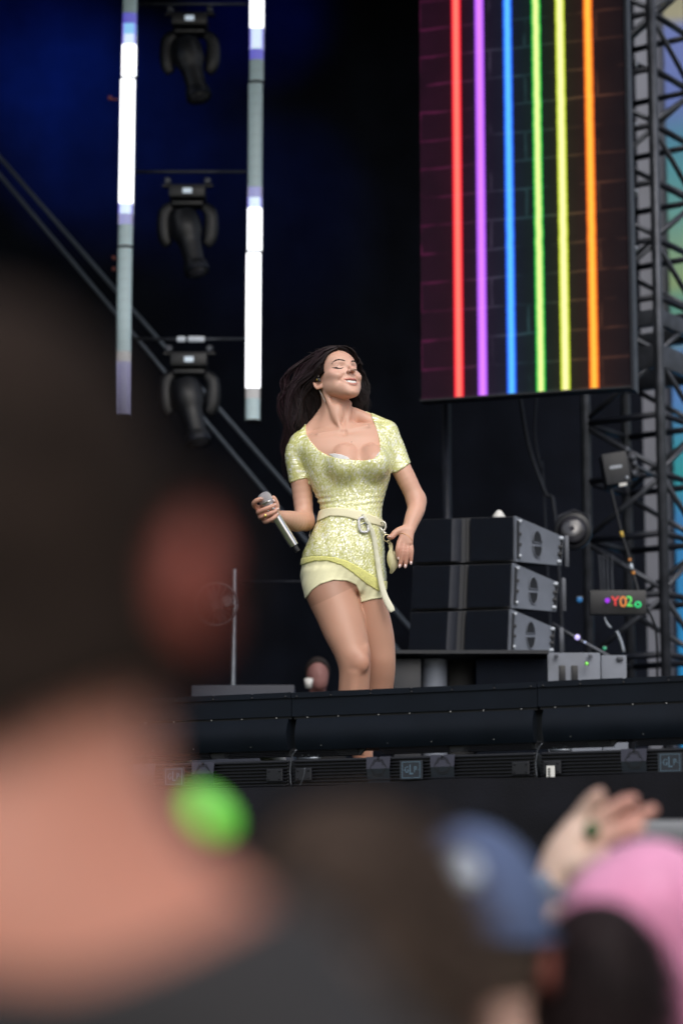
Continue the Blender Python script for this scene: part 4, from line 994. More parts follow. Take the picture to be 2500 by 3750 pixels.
BF.ell(Q(1300, 2395, -.118), (.030, .014, .022), .02); BF.ell(Q(1337, 2390, -.09), (.016, .03, .03), .015)
for fx, fy in ((1332, .0), (1326, .2)):       # feet
    BF.chain([Q(fx, 2835, fy+.04), Q(fx+3, 2842, fy-.04), Q(fx+8, 2856, fy-.13)], [.034, .034, .026], .02, 3)
# --- her right arm (image left) holding the microphone
T0 = BF.D; BF.D = np.full(BF.n, .5, np.float32)
armA = [Q(1098, 1632, .03), Q(1090, 1670, .03), Q(1100, 1740, .035), Q(1108, 1820, .04), Q(1113, 1885, .03)]
BF.chain(armA, [.040, .044, .041, .0375, .034], .02, 3)
BF.ell(Q(1122, 1915, .03), (.030, .030, .030), .02)
foreA = [Q(1112, 1905, .02), Q(1088, 1910, -.035), Q(1060, 1904, -.095), Q(1034, 1897, -.15), Q(1010, 1892, -.19)]
BF.chain(foreA, [.036, .038, .034, .027, .0225], .02, 3)
MY = -.215
# palm behind the microphone
BF.chain([Q(1010, 1890, MY+.020), Q(985, 1884, MY+.030), Q(962, 1880, MY+.028)], [.023, .025, .022], .01, 3)
BF.cone(Q(952, 1862, MY+.016), Q(972, 1906, MY+.014), .0145, .0135, .01)
fr = .0082
BF.D0 = None
def finger(pts, r0, r1, k=.0025): BF.chain([Q(*p) for p in pts], list(np.linspace(r0, r1, len(pts))), k, 3)
finger([(950, 1868, MY+.010), (934, 1853, MY-.004), (931, 1842, MY-.022), (943, 1831, MY-.034), (958, 1828, MY-.032)], .0098, .0072)
finger([(950, 1878, MY+.006), (948, 1876, MY-.018), (968, 1866, MY-.034), (990, 1857, MY-.034), (1008, 1849, MY-.022)], .0100, .0070)
finger([(956, 1893, MY+.008), (956, 1893, MY-.014), (978, 1885, MY-.030), (1001, 1875, MY-.032), (1018, 1864, MY-.020)], .0098, .0068)
finger([(968, 1907, MY+.010), (974, 1910, MY-.010), (992, 1903, MY-.024), (1006, 1893, MY-.026), (1017, 1882, MY-.016)], .0090, .0062)
finger([(1008, 1880, MY+.012), (1012, 1860, MY+.010), (1009, 1840, MY+.004), (1001, 1823, MY-.002)], .0125, .0088, .006)
# --- her left arm (image right), hanging with the hand beside the hip
armB = [Q(1418, 1600, .04), Q(1437, 1640, .04), Q(1461, 1700, .035), Q(1488, 1755, .03), Q(1512, 1805, .03), Q(1524, 1832, .03)]
BF.chain(armB, [.040, .041, .038, .037, .035, .034], .018, 3)
foreB = [Q(1524, 1830, .03), Q(1524, 1862, .01), Q(1512, 1895, -.015), Q(1502, 1922, -.035), Q(1497, 1938, -.045)]
BF.chain(foreB, [.034, .0335, .0305, .0262, .0245], .02, 3)
HY = -.055
BF.chain([Q(1494, 1938, HY+.01), Q(1488, 1960, HY), Q(1486, 1976, HY-.004)], [.0205, .0190, .0165], .010, 3)
for a, b, ra in (((1484, 1944), (1464, 1984), .0135), ((1492, 1945), (1479, 1988), .0125), ((1500, 1945), (1492, 1990), .0125), ((1504, 1945), (1502, 1988), .0118)):
    BF.cone(Q(*a, HY-.004), Q(*b, HY-.012), ra, ra*.85, .008)
finger([(1463, 1984, HY-.012), (1457, 2008, HY-.018), (1456, 2028, HY-.012), (1459, 2045, HY-.004)], .0102, .0074)
finger([(1478, 1990, HY-.012), (1474, 2020, HY-.018), (1469, 2048, HY-.012), (1463, 2074, HY-.004)], .0100, .0070)
finger([(1491, 1990, HY-.010), (1491, 2020, HY-.016), (1487, 2048, HY-.010), (1483, 2074, HY-.002)], .0098, .0070)
finger([(1502, 1990, HY-.006), (1506, 2014, HY-.012), (1505, 2038, HY-.008), (1503, 2062, HY)], .0088, .0062)
finger([(1480, 1936, HY+.0), (1458, 1944, HY-.008), (1443, 1955, HY-.014), (1434, 1966, HY-.018), (1424, 1967, HY-.016)], .0135, .0080, .008)
kz = np.clip((BF.ax[2]-Q(1300, 1740)[2])/(Q(1300, 1650)[2]-Q(1300, 1740)[2]), 0, 1).astype(np.float32)[None, None, :]*.028+.0015
BF.D = smin(T0, BF.D, kz)
# --- body mesh with its skin tones
person = thing('person', 'singer in a yellow sequinned top and pale shorts, head thrown back, smiling with closed eyes', 'person', (Q(1300, 2800)[0], YP, ZF))
SK = mat('skin', (.6, .35, .26), .42, attr='Col', sss=.12, bump=.05, bscale=350, spec=.45)
body, bv = fieldmesh('body', BF.D, BF.o, BF.h, SK, person, 2)
fpx, fpy = proj(bv[:, 0], bv[:, 1], bv[:, 2])
col = np.tile(np.array([.66, .385, .285]), (len(bv), 1))
nzs = np.sin(bv[:, 0]*37+1.3*np.sin(bv[:, 2]*23))*np.sin(bv[:, 2]*31+bv[:, 1]*41)
col *= (1+.035*nzs)[:, None]
hl = to_head(bv); hd_ = (np.abs(hl) < .14).all(1)
hX, hY_, hZ = hl.T
# tights: slightly browner below the hips, darker band on top
leg = fpy > 2060
band = 2222-(fpx-1140)*.47
col[leg] = np.array([.52, .285, .20])*(1+.03*nzs[leg])[:, None]
darkb = leg & (fpy < band) & (fpx < 1330); col[darkb] = np.array([.42, .225, .155])
kn = gauss(np.hypot(fpx-1335, (fpy-2422)*.9), 45)*leg; col = mix(col, (.46, .19, .125), kn*.35)
# hands and elbows pinker
for (px, py, s, t) in ((960, 1870, 50, .5), (1480, 2030, 55, .45), (1428, 1966, 18, .5), (1100, 1560, 40, .1), (1530, 1835, 30, .2)):
    col = mix(col, (.64, .285, .215), gauss(np.hypot(fpx-px, fpy-py), s)*t*(bv[:, 1] < YP+.12))
# face
face = hd_ & (hY_ > 0)
def fpaint(c, s, colr, t, ax=(1, 1, 1)):
    global col
    d = np.sqrt(((hX-c[0])/ax[0])**2+((hY_-c[1])/ax[1])**2+((hZ-c[2])/ax[2])**2); col = mix(col, colr, gauss(d, s)*t*hd_)
for sx in (-1, 1):
    fpaint((.045*sx, .065, -.010), .020, (.76, .36, .31), .38); fpaint((.032*sx, .08, .020), .011, (.56, .31, .24), .4)
    fpaint((.070*sx, 0, 0), .03, (.66, .30, .20), .5)
fpaint((0, .05, -.01), .075, (.78, .49, .40), .75); fpaint((0, .108, -.010), .010, (.74, .38, .29), .4)
lipd = np.full(len(bv), 9.0)
for i in range(12):
    for up in (True, False):
        a, b = mouth_pt(ts[i], up), mouth_pt(ts[i+1], up); ab = b-a; t = np.clip(((hl-a)@ab)/(ab@ab), 0, 1); lipd = np.minimum(lipd, np.linalg.norm(hl-a-t[:, None]*ab, axis=1))
col = mix(col, (.48, .135, .115), np.clip((.0056-.0034*np.clip(np.abs(hX)/.0305, 0, 1)**3-lipd)/.0015, 0, 1)*.9*hd_)
inm = hd_ & (np.abs(hX) < .0205) & (np.abs(hZ+.049) < .006) & (hY_ < .088) & (hY_ > .06); col[inm] = (.20, .05, .045)
nost = hd_ & (np.hypot(np.abs(hX)-.0052, (hZ+.0200)*1.0) < .0028) & (hY_ > .090) & (hZ < -.0165); col[nost] = (.32, .13, .10)
setcol(body, col)
# --- small face parts laid on the surface
def face_y(x_, z_):      # surface depth along the face direction
    ys = np.linspace(.125, .03, 190)
    pts = np.array([HL((x_, y_, z_)) for y_ in ys]); ii = np.round((pts-BF.o)/BF.h).astype(int); ii = np.clip(ii, 0, np.array(BF.D.shape)-1)
    d = BF.D[ii[:, 0], ii[:, 1], ii[:, 2]]; j = int(np.argmax(d < 0)); 
    return ys[j] if d[j] < 0 else .07
def face_strip(name, pts, ws, m, off=.0012, flat=.5):
    p = [HL((a, face_y(a, b)+off, b)) for a, b in pts]; mb = MB(); mb.tube(p, ws, 6, flat=1); return mb.build(name, m, person, True)
BR = mat('brow_hair', (.022, .014, .012), .7); LN = mat('eye_liner', (.012, .010, .012), .4)
for sx in (-1, 1):
    pts = spline([(.013*sx, .0285), (.022*sx, .0335), (.034*sx, .0370), (.044*sx, .0350), (.052*sx, .0280)], 12)
    face_strip('eyebrow', pts, list(np.interp(np.linspace(0, 1, 12), [0, .25, .7, 1], [.0018, .0030, .0024, .0006])), BR, .0006)
    pts = spline([(.019*sx, .0075), (.025*sx, .0050), (.032*sx, .0042), (.039*sx, .0060), (.0435*sx, .0090)], 12)
    lash = face_strip('eyelashes', pts, list(np.interp(np.linspace(0, 1, 12), [0, .5, 1], [.0010, .0022, .0028])), LN, .0004)
    pts = spline([(.0405*sx, .0078), (.0460*sx, .0105), (.0520*sx, .0150)], 6)
    face_strip('liner_wing', pts, [.0032, .0029, .0024, .0018, .0012, .0004], LN, .0004)
    pts = spline([(.021*sx, .0140), (.031*sx, .0185), (.041*sx, .0150)], 8)
    face_strip('lid_crease', pts, [.0006]*8, mat('lid_crease', (.33, .16, .12), .6), .0001)
TE = mat('teeth', (.85, .84, .80), .2, spec=.6, coat=.3)
tp_ = []
for k in range(-4, 5):
    t = k*.205; c = mouth_pt(t, True); w_ = .0033
    mb = MB(); hgt = .0105*(1-(abs(t))**2*.62)
    hgt *= HS; mb.box(HL((c[0], c[1]-.0040, c[2]-.0022-hgt/HS*.5)), (w_*2.04*HS, .004, hgt), np.array([HR[:, 0]*math.cos(t*.5)-HR[:, 1]*math.sin(t*.5), HR[:, 1]*math.cos(t*.5)+HR[:, 0]*math.sin(t*.5), HR[:, 2]]), .0005)
    mb.build('tooth', TE, person, 'auto')
mb = MB()
for cx, cy, pw in ((1232, 1478, 0), (1252, 1506, 0), (1287, 1604, 0), (1240, 1618, 0), (1227, 1648, 0)):
    p = Q(cx, cy, -.15)
    for s_ in range(200):
        p = p+np.array([0, .001, 0]); ii = np.round((p-BF.o)/BF.h).astype(int)
        if BF.D[tuple(ii)] < 0: break
    mb.ell(p, (.0017, .0012, .0017), 6, 4)
mb.build('mole', mat('mole', (.12, .05, .035), .6), person, True)
# nails
NL = mat('nail_varnish', (.86, .66, .64), .12, coat=.6)
for (a, b, dy) in (((1457, 2036), (1460, 2051), HY-.013), ((1464, 2066), (1461, 2081), HY-.014), ((1484, 2066), (1483, 2082), HY-.012), ((1504, 2056), (1504, 2069), HY-.009), ((1430, 1964), (1420, 1966), HY-.025),
                   ((1000, 1852), (1012, 1846), MY-.031), ((1010, 1869), (1023, 1860), MY-.029), ((1010, 1886), (1021, 1878), MY-.024), ((1004, 1838), (1001, 1828), MY-.010), ((950, 1828), (962, 1825), MY-.040)):
    mb = MB(); mb.tube([Q(*a, dy), (Q(*a, dy)+Q(*b, dy))/2+np.array([0, -.001, 0]), Q(*b, dy)], [.0035, .0048, .0018], 8, flat=.6); mb.build('fingernail', NL, person, True)
# ------------------------------------------------------------------ clothes
def region(polys, fun, ofs, k=.0):
    pass
def sampler(F_): 
    X = F_.ax[0][:, None, None]; Y = F_.ax[1][None, :, None]; Z = F_.ax[2][None, None, :]; return X, Y, Z
def garment(name, base, ofs, poly, m, parent, lo_px, hi_px, fold=None, nsm=1, cut=None):
    a = Q(*lo_px); b = Q(*hi_px); qs = BF.sl(np.array([a[0], YP-.22, b[2]]), np.array([b[0], YP+.2, a[2]]), .01)
    X, Y, Z = BF.co(qs); d = base[qs].copy()
    near = np.abs(d) < .03; ix = np.nonzero(near); xx = BF.ax[0][qs[0]][ix[0]].astype(float); yy = BF.ax[1][qs[1]][ix[1]].astype(float); zz_ = BF.ax[2][qs[2]][ix[2]].astype(float)
    # outline measured on the singer's own vertical plane
    kk = YP/yy; ppx, ppy = proj(xx, yy, zz_)
    o_ = ofs(xx, yy, zz_, ppx, ppy) if callable(ofs) else ofs
    sd = poly_sd(ppx, ppy, poly)*PM if not callable(poly) else poly(ppx, ppy, xx, yy, zz_)
    dd = d[ix]-o_; out = -smin(-dd, -sd, .004)
    res = np.where(d > 0, .05, -.05).astype(np.float32); res[ix] = out
    # deep inside: keep solid only where inside the outline
    far = (~near) & (d < 0); jx = np.nonzero(far); xx = BF.ax[0][qs[0]][jx[0]].astype(float); yy = BF.ax[1][qs[1]][jx[1]].astype(float); zz_ = BF.ax[2][qs[2]][jx[2]].astype(float)
    ppx, ppy = proj(xx, yy, zz_); sd = poly_sd(ppx, ppy, poly)*PM if not callable(poly) else poly(ppx, ppy, xx, yy, zz_)
    res[jx] = np.maximum(sd, d[jx])
    o0 = np.array([BF.ax[i][qs[i]][0] for i in range(3)], float)
    return fieldmesh(name, res, o0, BF.h, m, parent, nsm)
TCX = float(Q(1272, 1800)[0]-person.location[0])
def sequin_mat():
    m = bpy.data.materials.new('yellow_sequins'); m.use_nodes = True; N = m.node_tree.nodes; L = m.node_tree.links; b = N['Principled BSDF']
    tc = N.new('ShaderNodeTexCoord')
    def M_(op, a, b_=None, c=None, cl=False):
        n = N.new('ShaderNodeMath'); n.operation = op; n.use_clamp = cl
        for i, q in enumerate((a, b_, c)):
            if q is None: continue
            if isinstance(q, (int, float)): n.inputs[i].default_value = q
            else: L.new(q, n.inputs[i])
        return n.outputs[0]
    sp = N.new('ShaderNodeSeparateXYZ'); L.new(tc.outputs['Object'], sp.inputs[0])
    nw = N.new('ShaderNodeTexNoise'); nw.inputs['Scale'].default_value = 14; L.new(tc.outputs['Object'], nw.inputs['Vector'])
    xx = M_('ADD', M_('MULTIPLY', M_('ARCTAN2', M_('SUBTRACT', sp.outputs[0], TCX), M_('SUBTRACT', .03, sp.outputs[1])), .15), M_('MULTIPLY', nw.outputs[0], .003))      # across the stitched columns
    colw = .0062
    cx_ = M_('DIVIDE', xx, colw); ci = M_('FLOOR', cx_); cf = M_('SUBTRACT', cx_, ci)
    cz = M_('DIVIDE', sp.outputs[2], .0045); cm = N.new('ShaderNodeCombineXYZ'); L.new(ci, cm.inputs[0]); L.new(M_('FLOOR', M_('ADD', cz, M_('MULTIPLY', ci, .37))), cm.inputs[1])
    wn = N.new('ShaderNodeTexWhiteNoise'); wn.noise_dimensions = '2D'; L.new(cm.outputs[0], wn.inputs['Vector'])      # one value per sequin
    # runs: painted glints that carry over a few centimetres of one column
    c2 = N.new('ShaderNodeCombineXYZ'); L.new(M_('MULTIPLY', ci, 7.31), c2.inputs[0]); L.new(M_('MULTIPLY', sp.outputs[2], 38.0), c2.inputs[1])
    rn = N.new('ShaderNodeTexNoise'); rn.inputs['Scale'].default_value = 1; rn.inputs['Detail'].default_value = 2; rn.noise_dimensions = '2D'; L.new(c2.outputs[0], rn.inputs['Vector'])
    pn = N.new('ShaderNodeTexNoise'); pn.inputs['Scale'].default_value = 22; pn.inputs['Detail'].default_value = 2; L.new(tc.outputs['Object'], pn.inputs['Vector'])
    v = M_('ADD', M_('ADD', M_('MULTIPLY', rn.outputs[0], 1.2), M_('MULTIPLY', pn.outputs[0], .15)), M_('MULTIPLY', wn.outputs['Value'], .45))    # ~1.3
    edge = M_('ABSOLUTE', M_('SUBTRACT', cf, .5))
    v = M_('SUBTRACT', v, M_('MULTIPLY', M_('MULTIPLY', edge, edge), 1.3))
    cr = N.new('ShaderNodeValToRGB'); L.new(M_('MULTIPLY_ADD', v, 1.15, -.36, True), cr.inputs[0]); E_ = cr.color_ramp
    E_.elements[0].position = .05; E_.elements[0].color = (.62, .62, .20, 1); E_.elements[1].position = .98; E_.elements[1].color = (.99, .99, .90, 1)
    q_ = E_.elements.new(.50); q_.color = (.77, .78, .33, 1); q_ = E_.elements.new(.74); q_.color = (.88, .89, .54, 1)  # near-white end of the ramp paints glints into the sequin colour
    L.new(cr.outputs[0], b.inputs['Base Color'])
    b.inputs['Metallic'].default_value = .0; b.inputs['Roughness'].default_value = .25; b.inputs['Specular IOR Level'].default_value = 1.0
    ge = N.new('ShaderNodeNewGeometry'); vs = N.new('ShaderNodeVectorMath'); vs.operation = 'SUBTRACT'; L.new(wn.outputs['Color'], vs.inputs[0]); vs.inputs[1].default_value = (.5, .5, .5)
    vsc = N.new('ShaderNodeVectorMath'); vsc.operation = 'SCALE'; vsc.inputs['Scale'].default_value = .7; L.new(vs.outputs[0], vsc.inputs[0])
    va = N.new('ShaderNodeVectorMath'); va.operation = 'ADD'; L.new(ge.outputs['Normal'], va.inputs[0]); L.new(vsc.outputs[0], va.inputs[1])
    vn = N.new('ShaderNodeVectorMath'); vn.operation = 'NORMALIZE'; L.new(va.outputs[0], vn.inputs[0]); L.new(vn.outputs[0], b.inputs['Coat Normal'])
    b.inputs['Coat Weight'].default_value = 1; b.inputs['Coat IOR'].default_value = 2.3; b.inputs['Coat Roughness'].default_value = .22; b.inputs['Specular IOR Level'].default_value = .3; b.inputs['Roughness'].default_value = .5
    return m
SQ = sequin_mat()
KN = mat('lime_knit', (.78, .77, .26), .75, 0, .5, 260, .12, 120, sheen=.4)
CT = mat('pale_cotton', (.82, .80, .52), .8, 0, .08, 120, .05, 14, sheen=.3)
BE = mat('cream_leather', (.84, .80, .55), .5, 0, .15, 150, .06, 10)
base = BF.D; zc_ = Q(1300, 1772)[2]; base_top = np.where((BF.ax[2] > zc_)[None, None, :], BF.D, T0); base = T0
neck = [(1119, 1560), (1122, 1588), (1137, 1616), (1165, 1648), (1200, 1668), (1240, 1679), (1290, 1684), (1330, 1686), (1365, 1681), (1386, 1666), (1391, 1645), (1388, 1610), (1378, 1570), (1362, 1534), (1330, 1400), (1150, 1400)]
hemline = [(1085, 2052), (1104, 2046), (1150, 2038), (1220, 2041), (1270, 2055), (1320, 2082), (1370, 2113), (1402, 2132), (1420, 2130)]
outl = [(1030, 1590), (1060, 1570), (1100, 1540), (1380, 1500), (1470, 1540), (1520, 1640), (1512, 1690), (1503, 1694), (1480, 1712), (1450, 1731), (1430, 1733), (1428, 1760)] + [(1440, 1800), (1440, 2120)] + hemline[::-1] + [(1085, 2000), (1130, 1860), (1128, 1757), (1124, 1751), (1095, 1757), (1062, 1769), (1030, 1760)]
def top_sd(px, py, xx, yy, zz_):
    a = poly_sd(px, py, outl)*PM; b = poly_sd(px, py, neck)*PM
    b = np.where(yy > YP+.06, .05, b)
    return np.maximum(a, -b)
def top_of(xx, yy, zz_, px, py):
    w1 = np.exp(-((py-1838)/26)**2)*np.clip((1250-px)/90, .25, 1)
    f_ = .0035*w1*np.sin(py*.30+px*.035)+.0013*np.sin(px*.11+.8*np.sin(py*.03))*np.exp(-((py-1950)/70)**2)
    lo_ = .003*np.exp(-((py-2020)/50)**2)
    brst = .0015*np.sin(px*.07+py*.02)*np.exp(-((py-1770)/40)**2)
    edge = .0012*np.sin(px*.55+py*.37)
    return .0050+f_+lo_+brst+edge*.5
top_, tv = garment('sequin_top', base_top, top_of, top_sd, SQ, person, (1025, 2140), (1525, 1500), nsm=1)
h2 = [(x_, y_-3) for x_, y_ in hemline]; h3 = [(1085, 2072), (1102, 2070), (1150, 2055), (1200, 2054), (1250, 2070), (1290, 2097), (1340, 2138), (1385, 2166), (1420, 2160)]
garment('knit_hem', base, lambda a, b, c, px, py: .0085+.0004*np.sin(px*1.1), h2+h3[::-1], KN, person, (1080, 2160), (1430, 2030))
shp = [(1080, 2030), (1430, 2050), (1440, 2184), (1405, 2190), (1360, 2196), (1322, 2207), (1313, 2165), (1302, 2142), (1270, 2128), (1220, 2125), (1172, 2140), (1142, 2162), (1120, 2193), (1090, 2200)]
def sh_of(xx, yy, zz_, px, py): 
    g = .004+.0008*np.sin(px*.2+py*.12)
    hem = np.abs(poly_sd(px, py, shp)); return g+.0012*(hem < 7)
garment('shorts', base, sh_of, shp, CT, person, (1085, 2215), (1425, 2040))
# lace edge of the bra showing over the neckline
garment('lace_edge', base, lambda a, b, c, px, py: .0028+.0006*np.sin(px*.9)*np.sin(py*.8), [(1200, 1662), (1225, 1660), (1250, 1664), (1275, 1674), (1286, 1690), (1240, 1690)], mat('white_lace', (.75, .74, .74), .7, 0, .6, 300), person, (1180, 1700), (1300, 1650))
garment('lace_edge', base, lambda a, b, c, px, py: .0028+.0006*np.sin(px*.9)*np.sin(py*.8), [(1368, 1686), (1380, 1664), (1392, 1648), (1400, 1660), (1394, 1680)], bpy.data.materials['white_lace'], person, (1355, 1700), (1405, 1640))
beltp = [(1160, 1874), (1176, 1867), (1206, 1859), (1257, 1859), (1318, 1870), (1359, 1885), (1397, 1903), (1410, 1906), (1410, 1930), (1397, 1928), (1359, 1918), (1318, 1907), (1257, 1892), (1206, 1890), (1172, 1905), (1160, 1910)]
belt, _ = garment('belt', base, .0105, beltp, BE, person, (1145, 1940), (1420, 1845))
def surf(px, py, fld=None, extra=0.0, start=-.25):
    p = Q(px, py, start)
    for s_ in range(260):
        p = p+np.array([0, .0015, 0]); ii = np.round((p-BF.o)/BF.h).astype(int)
        if (ii < 0).any() or (ii >= BF.n).any(): continue
        if BF.D[tuple(ii)] < .012+extra: return p
    return Q(px, py, -.08)
# buckle, eyelets, strap
SV = mat('crystal_silver', (.80, .80, .84), .35, .35, .6, 700)
mb = MB(); cb = surf(1331, 1897); ring = []
for a in np.linspace(0, 2*math.pi, 33):
    u, v_ = math.cos(a), math.sin(a); su = np.sign(u)*abs(u)**.6; sv = np.sign(v_)*abs(v_)**.6; px, py = 1332+17*su+2*sv*-1, 1897-27*sv; ring.append(surf(px, py)+np.array([0, -.003, 0]))
mb.tube(ring, .0052, 8); buck = mb.build('buckle', SV, belt, True)
mb = MB(); mb.tube([surf(1318, 1900)+np.array([0, -.006, 0]), surf(1336, 1890)+np.array([0, -.010, 0]), surf(1348, 1896)+np.array([0, -.006, 0])], .002, 8); mb.build('buckle_pin', M['galv'], buck, True)
for x_, y_ in ((1294, 1880), (1350, 1895)):
    mb = MB(); mb.ell(surf(x_, y_)+np.array([0, -.0005, 0]), (.0024, .0015, .0024), 8, 5); mb.build('eyelet', M['steel'], belt, True)
sp_ = spline([(1326, 1882), (1338, 1900), (1352, 1925), (1366, 1960), (1375, 2010), (1383, 2060), (1392, 2120), (1404, 2170), (1418, 2205), (1437, 2240)], 46)
sv_ = []; n_ = len(sp_)
ys_prev = None
for i, (x_, y_) in enumerate(sp_):
    p = surf(x_, y_)
    if y_ > 2090: p = Q(x_, y_, (sv_y - YP) if False else 0); p = Q(x_, y_, ydep-YP)
    else: ydep = p[1]-.004
    t = sp_[min(i+1, n_-1)]-sp_[max(i-1, 0)]; t = t/np.linalg.norm(t); nrm_ = np.array([t[1], -t[0]])
    hw = np.interp(i/n_, [0, .15, .6, 1], [5.5, 7.5, 9, 13.5]); 
    if i > n_-4: hw *= [1, .95, .8, .6][i-(n_-4)]
    yy_ = ydep-YP
    for s_ in (-1, -.33, .33, 1):
        q_ = Q(x_+nrm_[0]*hw*s_, y_+nrm_[1]*hw*s_, yy_-.0012*(1-s_*s_)+.0015*math.sin(i*.4+s_)); sv_.append(q_)
ff = [(i*4+k, i*4+k+1, (i+1)*4+k+1, (i+1)*4+k) for i in range(n_-1) for k in range(3)]
st_o = mesh_obj('belt_strap', sv_, ff, mat('strap_leather', (.80, .79, .62), .45, 0, .1, 150), belt, True); md = st_o.modifiers.new('thick', 'SOLIDIFY'); md.thickness = .003
# snap hook, rings and leaf-shaped pouch
dyk = -.045
mb = MB(); mb.tube([Q(1390, 1930, dyk), Q(1398, 1941, dyk), Q(1404, 1946, dyk)], .0035, 8); mb.tube(spline([Q(1396, 1913, dyk), Q(1404, 1911, dyk-.004), Q(1411, 1920, dyk-.004), Q(1410, 1935, dyk-.002), Q(1403, 1946, dyk), Q(1411, 1956, dyk)], 16), [.0035]*8+[.0042]*3+[.006]*5, 8)
hk = mb.build('snap_hook', mat('white_metal', (.75, .73, .66), .25, .6), belt, True)
mb = MB(); rc = Q(1416, 1970, dyk-.004); mb.tube([rc+.0125*np.array([math.cos(a), .2*math.cos(a), math.sin(a)*1.1]) for a in np.linspace(0, 2*math.pi, 21)], .0020, 6); mb.build('key_ring', mat('pale_gold', (.75, .68, .45), .25, .8), hk, True)
mb = MB(); rc = Q(1423, 1984, dyk-.004); mb.tube([rc+.006*np.array([math.cos(a), .2*math.cos(a), math.sin(a)]) for a in np.linspace(0, 2*math.pi, 17)], .0012, 6); mb.build('key_ring', bpy.data.materials['pale_gold'], hk, True)
oc = np.array([(1424, 1985), (1430, 1984), (1436, 1990), (1438, 2000), (1437, 2010), (1445, 2020), (1449, 2035), (1455, 2048), (1456, 2075), (1450, 2083), (1443, 2092), (1436, 2100), (1430, 2102), (1426, 2098), (1428, 2085), (1421, 2070), (1417, 2058), (1416, 2040), (1419, 2025), (1425, 2012), (1422, 2000)])
mb = MB(); nn_ = len(oc); v = [Q(x_, y_, dyk-.002+.004*math.sin(y_*.08)) for x_, y_ in oc]+[Q(x_, y_, dyk+.008+.004*math.sin(y_*.08)) for x_, y_ in oc]
cF = [Q(1430, 2000, dyk-.004), Q(1436, 2035, dyk-.013), Q(1438, 2065, dyk-.012), Q(1432, 2090, dyk-.006)]; 
v += [Q(1436, 2050, dyk-.014), Q(1436, 2050, dyk+.014)]
ff = [(i, (i+1) % nn_, 2*nn_) for i in range(nn_)]+[(nn_+(i+1) % nn_, nn_+i, 2*nn_+1) for i in range(nn_)]+[(i, nn_+i, nn_+(i+1) % nn_, (i+1) % nn_) for i in range(nn_)]
mesh_obj('leaf_pouch', v, ff, mat('pouch_suede', (.66, .62, .38), .6, 0, .2, 150, .1, 25), belt, True)
# thin wire hoop behind the waist, bracelet, ring
mb = MB(); mb.tube(spline([Q(1170, 1918, .06), Q(1150, 1925, .05), Q(1136, 1945, .04), Q(1133, 1968, .03), Q(1140, 1978, .03)], 16), .0013, 6); mb.build('pack_cable', mat('clear_cable', (.55, .5, .45), .3), person, True)
def loop_on(pts, r, name, m):
    mb = MB(); mb.tube(spline([surf(*p, extra=-.011) for p in pts], 20), r, 6); return mb.build(name, m, person, True)
loop_on([(1469, 1925), (1480, 1926), (1494, 1932), (1505, 1941), (1514, 1953)], .0011, 'bracelet', mat('thin_gold', (.75, .42, .18), .3, .9))
mb = MB(); rc = Q(972, 1890, MY-.030); 
mb.ell(rc+np.array([0, -.009, 0]), (.005, .004, .008), 10, 6); mb.build('finger_ring', mat('gold_ring', (.85, .65, .2), .2, .9), person, True)
mb = MB(); mb.ell(Q(983, 1871, MY-.040), (.003, .002, .003), 8, 6); mb.ell(Q(1000, 1862, MY-.041), (.0055, .003, .0035), 8, 6); mb.build('finger_ring', M['wire'], person, True)
# in-ear monitor
EM = mat('ear_piece_shell', (.012, .012, .014), .15, coat=.5)
mb = MB(); ec = HL((-.0765, .004, -.004)); mb.ell(ec, (.0068, .0095, .0105), 14, 10, HR.T); ep = mb.build('ear_monitor', EM, person, True)
mb = MB(); mb.tube([ec+HR@np.array([-.002, .004, -.004]), ec+HR@np.array([.003, .009, -.010])], [.006, .004], 8); mb.build('nozzle', EM, ep, True)
mb = MB(); mb.box(ec+HR@np.array([-.0068, -.001, .001]), (.0012, .0065, .0065), HR.T); mb.build('gold_plate', mat('gold_print', (.8, .55, .1), .3, .7), ep)
mb = MB(); mb.tube(spline([ec+HR@np.array(p) for p in [(-.003, .008, .008), (-.003, .012, .020), (-.003, .006, .031), (.0, -.006, .034), (.004, -.020, .026), (.006, -.026, .008), (.008, -.024, -.02), (.012, -.018, -.05), (.018, -.012, -.09)]], 30), .0013, 6); mb.build('ear_cable', mat('clear_ear_cable', (.45, .40, .36), .15, coat=.5), ep, True)
# ------------------------------------------------------------------ microphone
ma, mb_ = Q(958, 1806, MY-.006), Q(1090, 2020, MY+.03); axm = (mb_-ma)/np.linalg.norm(mb_-ma); Lm = np.linalg.norm(mb_-ma)
mic = thing('microphone', 'silver wireless microphone held in the singer\'s right hand', 'microphone', ma+axm*Lm*.5)
CHR = mat('polished_chrome', (.80, .79, .80), .12, 1.0); GR = mat('mic_grille_mesh', (.75, .73, .77), .4, .7, 1.0, 1400)
m0 = MB(); m0.lathe([(.004, 0), (.014, .0015), (.021, .006), (.0255, .014), (.0265, .022), (.0262, .034), (.0245, .040), (.021, .052)], ma, axm, 32); m0.build('grille', GR, mic, True)
m0 = MB(); m0.lathe([(.0262, .036), (.0272, .037), (.0272, .042), (.0258, .043)], ma, axm, 32); m0.build('grille_band', CHR, mic, 'auto')
m0 = MB(); m0.lathe([(.0212, .0521), (.0205, .064), (.0188, .078), (.0182, .12), (.0178, Lm-.045), (.0165, Lm-.026), (.010, Lm-.0255)], ma, axm, 32); m0.build('body', CHR, mic, 'auto')
m0 = MB(); m0.lathe([(.0105, Lm-.0262), (.0105, Lm-.002), (.008, Lm)], ma, axm, 20); m0.build('antenna', M['black2'], mic, 'auto')
